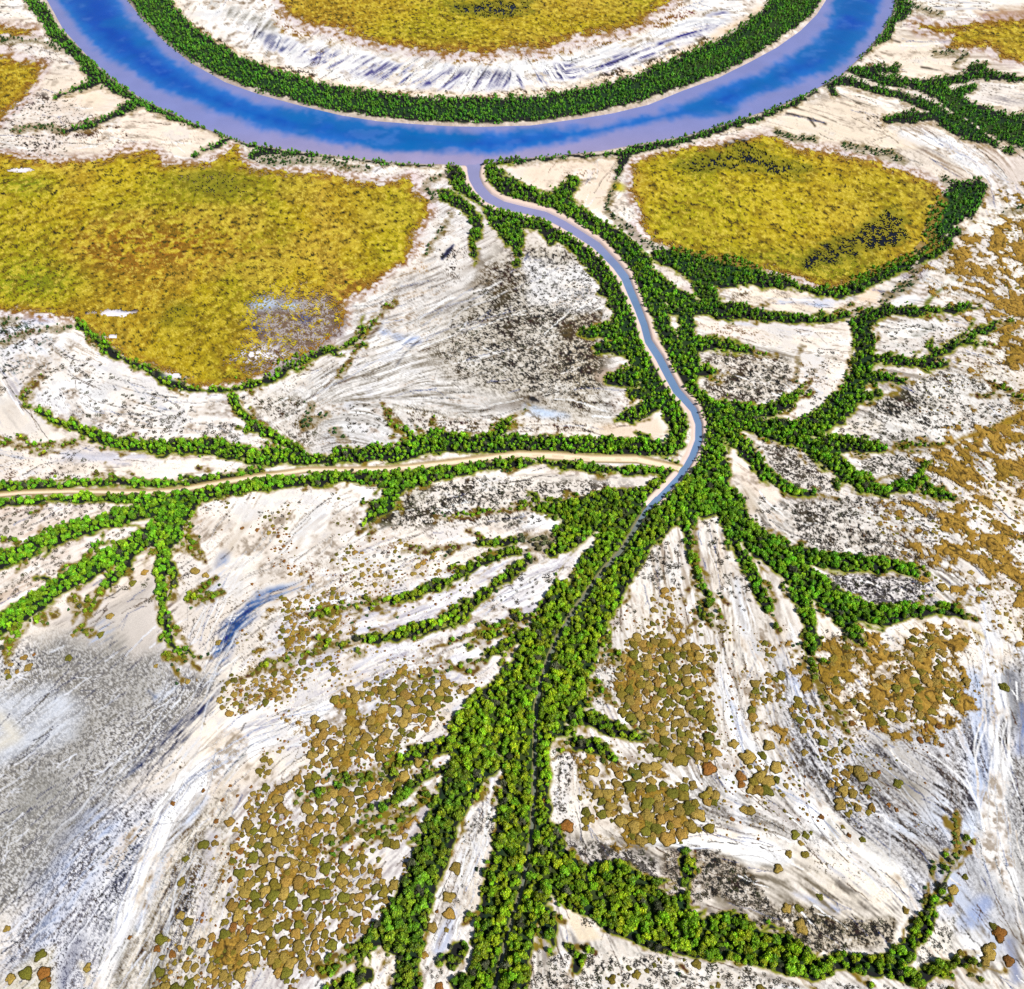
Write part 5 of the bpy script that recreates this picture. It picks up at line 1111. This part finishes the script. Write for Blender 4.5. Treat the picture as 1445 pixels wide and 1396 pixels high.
for poly, dens, r0, r1, fsp, clp, ts in ZONES:
    S, sd = area(P(poly), 10)
    a = full(S, sd); pts = P(poly); xs = [p[0] for p in pts]; ys = [p[1] for p in pts]
    wx, wy = at(np.array(xs), np.array(ys)); X0, X1, Y0, Y1 = wx.min(), wx.max(), wy.min(), wy.max()
    n = int((X1 - X0) * (Y1 - Y0) / 100 * dens)
    rx = RNG.uniform(X0, X1, n); ry = RNG.uniform(Y0, Y1, n); qx, qy, qp = back(rx, ry)
    inside = (pick(a, qx, qy) > RNG.uniform(-6, 3, n)) & (pick(ZN, qx, qy) > clp + RNG.uniform(-.05, .05, n))
    rr = r0 * .7 + (r1 - r0 * .7) * RNG.uniform(0, 1, n) ** 2.4
    inside &= pick(SD_VEG, qx, qy) < -rr * qp * .55
    inside &= (qy < 1470)
    order = np.nonzero(inside)[0]; order = order[np.argsort(-rr[order])]
    for i in order:
        if free(rx[i], ry[i], rr[i], fsp):
            if ts == 'R': tint = RUST[i % 2] if RNG.uniform() < .7 else GOLDC[i % 5]
            elif ts == 'O': tint = ((.125, .115, .022), (.16, .12, .02))[i % 2]
            else: tint = GOLDC[i % 5] if rr[i] > .75 or RNG.uniform() < .6 else RUST[i % 2]
            add_shrub(rx[i], ry[i], rr[i], tint, .55 if ts == 'M' else 1.0)
MP = [mound_proto(600 + k) for k in range(10)]; RP = [rim_proto(650 + k, MP[k][3]) for k in range(10)]
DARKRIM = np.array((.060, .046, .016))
cs = sorted([k for k, t in enumerate(shr) if in_view(t[7], t[8], -2)], key=lambda k: -shr[k][0] * shr[k][9])[:300]; css = set(cs)
rest = [k for k in range(len(shr)) if k not in css]
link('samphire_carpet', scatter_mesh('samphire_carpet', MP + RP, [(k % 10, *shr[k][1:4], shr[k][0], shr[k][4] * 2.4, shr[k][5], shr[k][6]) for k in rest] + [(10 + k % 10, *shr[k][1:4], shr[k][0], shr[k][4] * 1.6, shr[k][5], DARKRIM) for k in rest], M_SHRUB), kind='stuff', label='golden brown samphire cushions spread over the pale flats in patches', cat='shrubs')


def shrub_zone(x, y):
    if x < 200: return 'bottom left corner', 'x' if y > 1200 else 'x'
    if x < 660 and y > 1230: return 'bottom fork patch', 'x'
    if x < 660 and y > 1100: return 'green fork patch', 'x'
    if x < 680 and y > 900: return 'olive fingers patch', 'x'
    if x < 700: return 'far left flats', 'x'
    if x < 1030 and y > 1040: return 'patch right of creek', 'x'
    if x < 1030: return 'right forest edge patch', 'x'
    if x < 1145: return 'column between white runnels', 'x'
    if y < 800: return 'far right golden mats', 'x'
    if y < 1035: return 'mat below right branches', 'x'
    return 'lower right grey flats', 'x'


def size_word(r): return 'tiny' if r < .8 else 'small' if r < 1.3 else 'medium' if r < 1.9 else 'large' if r < 2.6 else 'very large'


def gold_word(t):
    r, g, b = t
    if g / r < .45: return 'rust brown'
    if r < .17: return 'olive brown'
    if r > .25: return 'pale golden'
    return 'golden brown'


zones = {}
for k in cs:
    z = shrub_zone(shr[k][7], shr[k][8])[0]
    zones.setdefault((z, int(shr[k][8] // 34)), []).append(k)
zr = {}
for key in sorted(zones, key=lambda q: (q[0], -q[1])): zr.setdefault(key[0], []).append(key)
MOUND_ME = [mesh_np('samphire_shrub', p[0], [p[1]], p[2], True, [M_SHRUB]) for p in MP]; RIM_ME = [mesh_np('rim', p[0], [p[1]], p[2], False, [M_TWIG]) for p in RP]
for z, keys in zr.items():
    for row, key in enumerate(keys):
        ks = sorted(zones[key], key=lambda k: shr[k][7])
        for n, k in enumerate(ks):
            t = shr[k]
            lab = f"{size_word(t[0])} {gold_word(t[6])} shrub, {ordinal(n + 1)} from left, {ordinal(row + 1)} row up, {z}"
            o = link('samphire_shrub', MOUND_ME[k % 10], None, None, lab, 'shrub', 'golden samphire shrubs on the flats')
            o.location = t[1:4]; o.rotation_euler = (0, 0, t[5]); o.scale = (t[0], t[0], t[4] * 2.4); o.color = (*t[6], 1)
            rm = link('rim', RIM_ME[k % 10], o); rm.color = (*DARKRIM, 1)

# ------------------------------------------------------------------ dark ring bushes and twiggy scrub
KZ = [  # polygon, tries per 100 m2, rmin, rmax, clumping
 ("0,708 90,705 165,712 120,730 50,760 0,772", 16, .8, 1.9, .40), ("0,805 60,785 120,760 200,745 170,770 110,795 40,840 0,860", 16, .8, 1.8, .42), ("70,480 180,540 300,590 340,625 200,622 110,600 60,560 40,500", 9, .8, 2.0, .44), ("150,590 330,600 340,630 180,622", 14, .8, 2.2, .42),
 ("90,640 130,645 140,685 40,685", 8, .8, 1.8, .40), ("335,560 420,560 460,590 430,645 390,615 350,590", 12, .8, 2.0, .42), ("540,640 480,620 470,580 540,560 620,580 690,600 640,618 560,610", 10, .6, 1.8, .44), ("0,460 60,450 70,490 20,560 0,560", 16, .7, 1.8, .40),
 ("700,370 830,370 855,460 850,540 780,560 680,540 620,500 650,440", 22, .5, 1.5, .42), ("985,505 1060,494 1112,508 1120,545 1070,572 1010,565", 26, .6, 1.7, .42), ("1130,490 1195,500 1200,540 1150,585", 10, .5, 1.5, .45), ("1070,622 1128,625 1165,662 1190,698 1110,690", 24, .6, 1.7, .42),
 ("1210,655 1250,640 1320,640 1330,685 1285,690", 22, .6, 1.8, .40), ("1280,545 1340,520 1430,560 1440,600 1300,622 1170,622 1210,590", 20, .6, 1.8, .44), ("1240,460 1340,446 1368,470 1300,500 1250,500", 14, .6, 1.7, .45),
 ("1100,715 1160,700 1250,700 1335,715 1345,765 1300,800 1200,785 1130,770", 30, .6, 2.0, .42), ("1150,808 1215,812 1320,818 1320,850 1240,858 1190,840", 44, .6, 1.7, .36), ("1040,700 1120,705 1150,760 1090,770 1060,740", 9, .8, 2.2, .42), ("990,725 1020,725 1060,830 1060,860 1010,830", 10, .7, 2.0, .40), ("1020,800 1055,830 1062,870 1030,850", 30, .6, 1.5, .36), ("1165,890 1195,895 1200,925 1170,920", 50, .6, 1.4, .35),
 ("890,760 965,760 965,850 905,850 880,840", 15, .9, 2.3, .42), ("905,780 950,768 950,800 910,800", 34, .8, 1.8, .36), ("860,835 905,830 900,875 850,890", 30, .6, 1.6, .38), ("830,880 870,900 860,950 820,960", 20, .6, 1.6, .42),
 ("530,725 600,690 660,672 760,678 860,682 800,715 745,742 640,742 560,748", 22, .6, 1.8, .44), ("480,780 560,765 640,775 620,800 500,840", 12, .5, 1.4, .46), ("655,835 700,815 760,800 760,860 660,890", 7, .6, 1.8, .44), ("690,870 720,870 720,890 690,890", 34, .6, 1.2, .3), ("765,810 785,820 770,835 750,825", 14, .8, 1.8, .35),
 ("655,1160 700,1155 695,1175 660,1180", 70, .6, 1.5, .28), ("690,1135 715,1140 710,1165 692,1160", 40, .6, 1.3, .3), ("640,1190 700,1170 680,1290 640,1330", 3, .3, .8, .2), ("782,1060 810,1062 800,1150 782,1150", 60, .5, 1.3, .34), ("800,1040 835,1050 850,1080 810,1080", 40, .6, 1.5, .36), ("790,1185 860,1195 925,1215 930,1250 885,1245", 50, .5, 1.5, .36),
 ("940,1205 1000,1195 1050,1230 1095,1285 1050,1290 1000,1262 965,1295", 44, .7, 2.0, .38), ("1060,1300 1125,1278 1180,1300 1262,1298 1265,1330 1150,1342", 46, .7, 2.0, .36), ("745,1300 765,1290 765,1396 740,1396", 36, .7, 1.6, .35), ("780,1330 850,1345 950,1352 1080,1378 1160,1390 1160,1420 760,1420", 34, .7, 2.0, .42), ("825,1300 850,1310 850,1345 825,1335", 40, .8, 1.9, .36),
 ("1290,1340 1310,1310 1345,1295 1335,1340 1300,1362", 14, .4, 1.0, .40), ("1160,1385 1250,1395 1340,1385 1340,1420 1160,1420", 20, .6, 1.6, .42), ("610,1360 640,1365 630,1394 600,1390", 26, .6, 1.3, .4), ("270,700 380,690 480,690 470,740 320,745", 5, .6, 1.6, .46), ("160,830 215,810 215,850 170,850", 12, .8, 1.6, .4), ("540,780 560,785 640,820 540,835", 5, .6, 1.5, .4),
 ("1000,165 1060,185 1000,190", 10, .6, 1.2, .4), ("0,130 100,130 130,200 60,225 0,210", 5, .6, 1.6, .46), ("820,840 880,850 870,880 820,890", 10, .6, 1.4, .4)]
rings = []; rcell = {}
for poly, dens, r0, r1, clp in KZ:
    S, sd = area(P(poly), 10); a = full(S, sd); pts = P(poly)
    wx, wy = at(np.array([p[0] for p in pts]), np.array([p[1] for p in pts])); X0, X1, Y0, Y1 = wx.min(), wx.max(), wy.min(), wy.max()
    n = int((X1 - X0) * (Y1 - Y0) / 100 * dens * (1.7 if pts[0][1] > 1150 else 1.15))
    rx = RNG.uniform(X0, X1, n); ry = RNG.uniform(Y0, Y1, n); qx, qy, qp = back(rx, ry)
    rr = r0 + (r1 - r0) * RNG.uniform(0, 1, n) ** 2
    clp = clp - (.05 if pts[0][1] > 1150 else .01)
    inside = (pick(a, qx, qy) > RNG.uniform(-5, 4, n)) & (pick(ZN, qx, qy) > clp + RNG.uniform(-.06, .06, n)) & (pick(SD_VEG, qx, qy) < -rr * qp * .7)
    for i in np.nonzero(inside)[0]:
        key = (int(rx[i] // 4), int(ry[i] // 4)); hit = False
        for u in (-1, 0, 1):
            for v in (-1, 0, 1):
                for (x2, y2, r2) in rcell.get((key[0] + u, key[1] + v), ()):
                    if (rx[i] - x2) ** 2 + (ry[i] - y2) ** 2 < (.72 * (rr[i] + r2)) ** 2: hit = True
        if hit or not free(rx[i], ry[i], rr[i], .9): continue
        rcell.setdefault(key, []).append((rx[i], ry[i], rr[i]))
        c = np.array(((.040, .034, .026), (.060, .052, .034), (.075, .062, .040), (.050, .052, .024))[i % 4]) * RNG.uniform(.7, 1.3)
        rings.append([rr[i], rx[i], ry[i], float(ground_z(qx[i], qy[i])) - .02, rr[i] * RNG.uniform(.7, 1.1) + .1, RNG.uniform(0, 6.28), c, qx[i], qy[i], qp[i]])
GP = [ring_proto(700 + k) for k in range(12)]
cr = sorted([k for k, t in enumerate(rings) if in_view(t[7], t[8], -2)], key=lambda k: -rings[k][0] * rings[k][9])[:300]; crs = set(cr)
rest = [k for k in range(len(rings)) if k not in crs]
link('dark_scrub', scatter_mesh('dark_scrub', GP, [(k % 12, *rings[k][1:4], rings[k][0], rings[k][4], rings[k][5], rings[k][6]) for k in rest], M_TWIG), kind='stuff', label='dark dotted scrub thinly covering the flats between the green branches', cat='scrub')


def ring_zone(x, y):
    if y > 1180: return 'bottom right fringe' if x > 930 and y < np.interp(x, [930, 1150, 1290, 1400], [1300, 1345, 1330, 1300]) else ('bottom edge flats' if x > 735 else 'pale fork bar')
    if x > 770 and y > 1030: return 'strip beside forest'
    if 630 < x < 730 and y > 1050: return 'pale bar inside the green fork'
    if x < 330: return 'left edge wedges'
    if x < 800: return 'flats left of forest'
    if x < 975: return 'flats right of forest'
    if y > 790: return 'bars between right branches'
    return 'right grey flats'


zones = {}
for k in cr: zones.setdefault((ring_zone(rings[k][7], rings[k][8]), int(rings[k][8] // 30)), []).append(k)
zr = {}
for key in sorted(zones, key=lambda q: (q[0], -q[1])): zr.setdefault(key[0], []).append(key)
RING_ME = [mesh_np('ring_bush', p[0], [p[1]], p[2], False, [M_TWIG]) for p in GP]
for z, keys in zr.items():
    for row, key in enumerate(keys):
        for n, k in enumerate(sorted(zones[key], key=lambda k: rings[k][7])):
            t = rings[k]; w_ = 'black' if t[6].sum() < .10 else 'dark brown' if t[6][0] > t[6][1] * 1.12 else 'dark olive'
            o = link('ring_bush', RING_ME[k % 12], None, None, f"{size_word(t[0])} {w_} ring bush, {ordinal(n + 1)} from left, {ordinal(row + 1)} row, {z}", 'bush', 'dark ring shaped bushes on the flats')
            o.location = t[1:4]; o.rotation_euler = (0, 0, t[5]); o.scale = (t[0], t[0], t[4]); o.color = (*t[6], 1)

# ------------------------------------------------------------------ daylight and camera
SUN_EL, SUN_AZ = R(50), math.atan2(-.50, .86)           # from the right, a little behind the camera
sv = Vector((math.cos(SUN_EL) * math.cos(SUN_AZ), math.cos(SUN_EL) * math.sin(SUN_AZ), math.sin(SUN_EL)))
sl_ = bpy.data.lights.new('sun', 'SUN'); sl_.energy = 4.6; sl_.angle = R(.5); sl_.color = (1.0, .975, .94)
so_ = bpy.data.objects.new('sun', sl_); COL.objects.link(so_); so_.rotation_euler = (-sv).to_track_quat('-Z', 'Y').to_euler()
wd = bpy.data.worlds.new('World'); sc.world = wd; wd.use_nodes = True
nt = wd.node_tree; sky = nt.nodes.new('ShaderNodeTexSky'); sky.sky_type = 'NISHITA'; sky.sun_disc = False; sky.sun_elevation = SUN_EL; sky.sun_rotation = math.pi / 2 - SUN_AZ
nt.links.new(sky.outputs[0], nt.nodes['Background'].inputs['Color']); nt.nodes['Background'].inputs['Strength'].default_value = .055
cam = bpy.data.cameras.new('camera'); cam.sensor_fit = 'HORIZONTAL'; cam.angle = 2 * math.atan(722.5 / F); cam.clip_start = 1; cam.clip_end = 60000
co = bpy.data.objects.new('camera', cam); COL.objects.link(co); co.location = (0, 0, H); co.rotation_euler = (math.pi / 2 - PITCH, 0, 0); sc.camera = co
sc.view_settings.view_transform = 'Standard'; sc.view_settings.look = 'None'; sc.view_settings.exposure = .38; sc.view_settings.gamma = 1
sc.render.film_transparent = False
sc.cycles.max_bounces = 5; sc.cycles.diffuse_bounces = 2; sc.cycles.transparent_max_bounces = 4; sc.cycles.use_denoising = False
print('trees', len(trees), 'shrubs', len(shr), 'rings', len(rings), 'lattice', NR, NC)
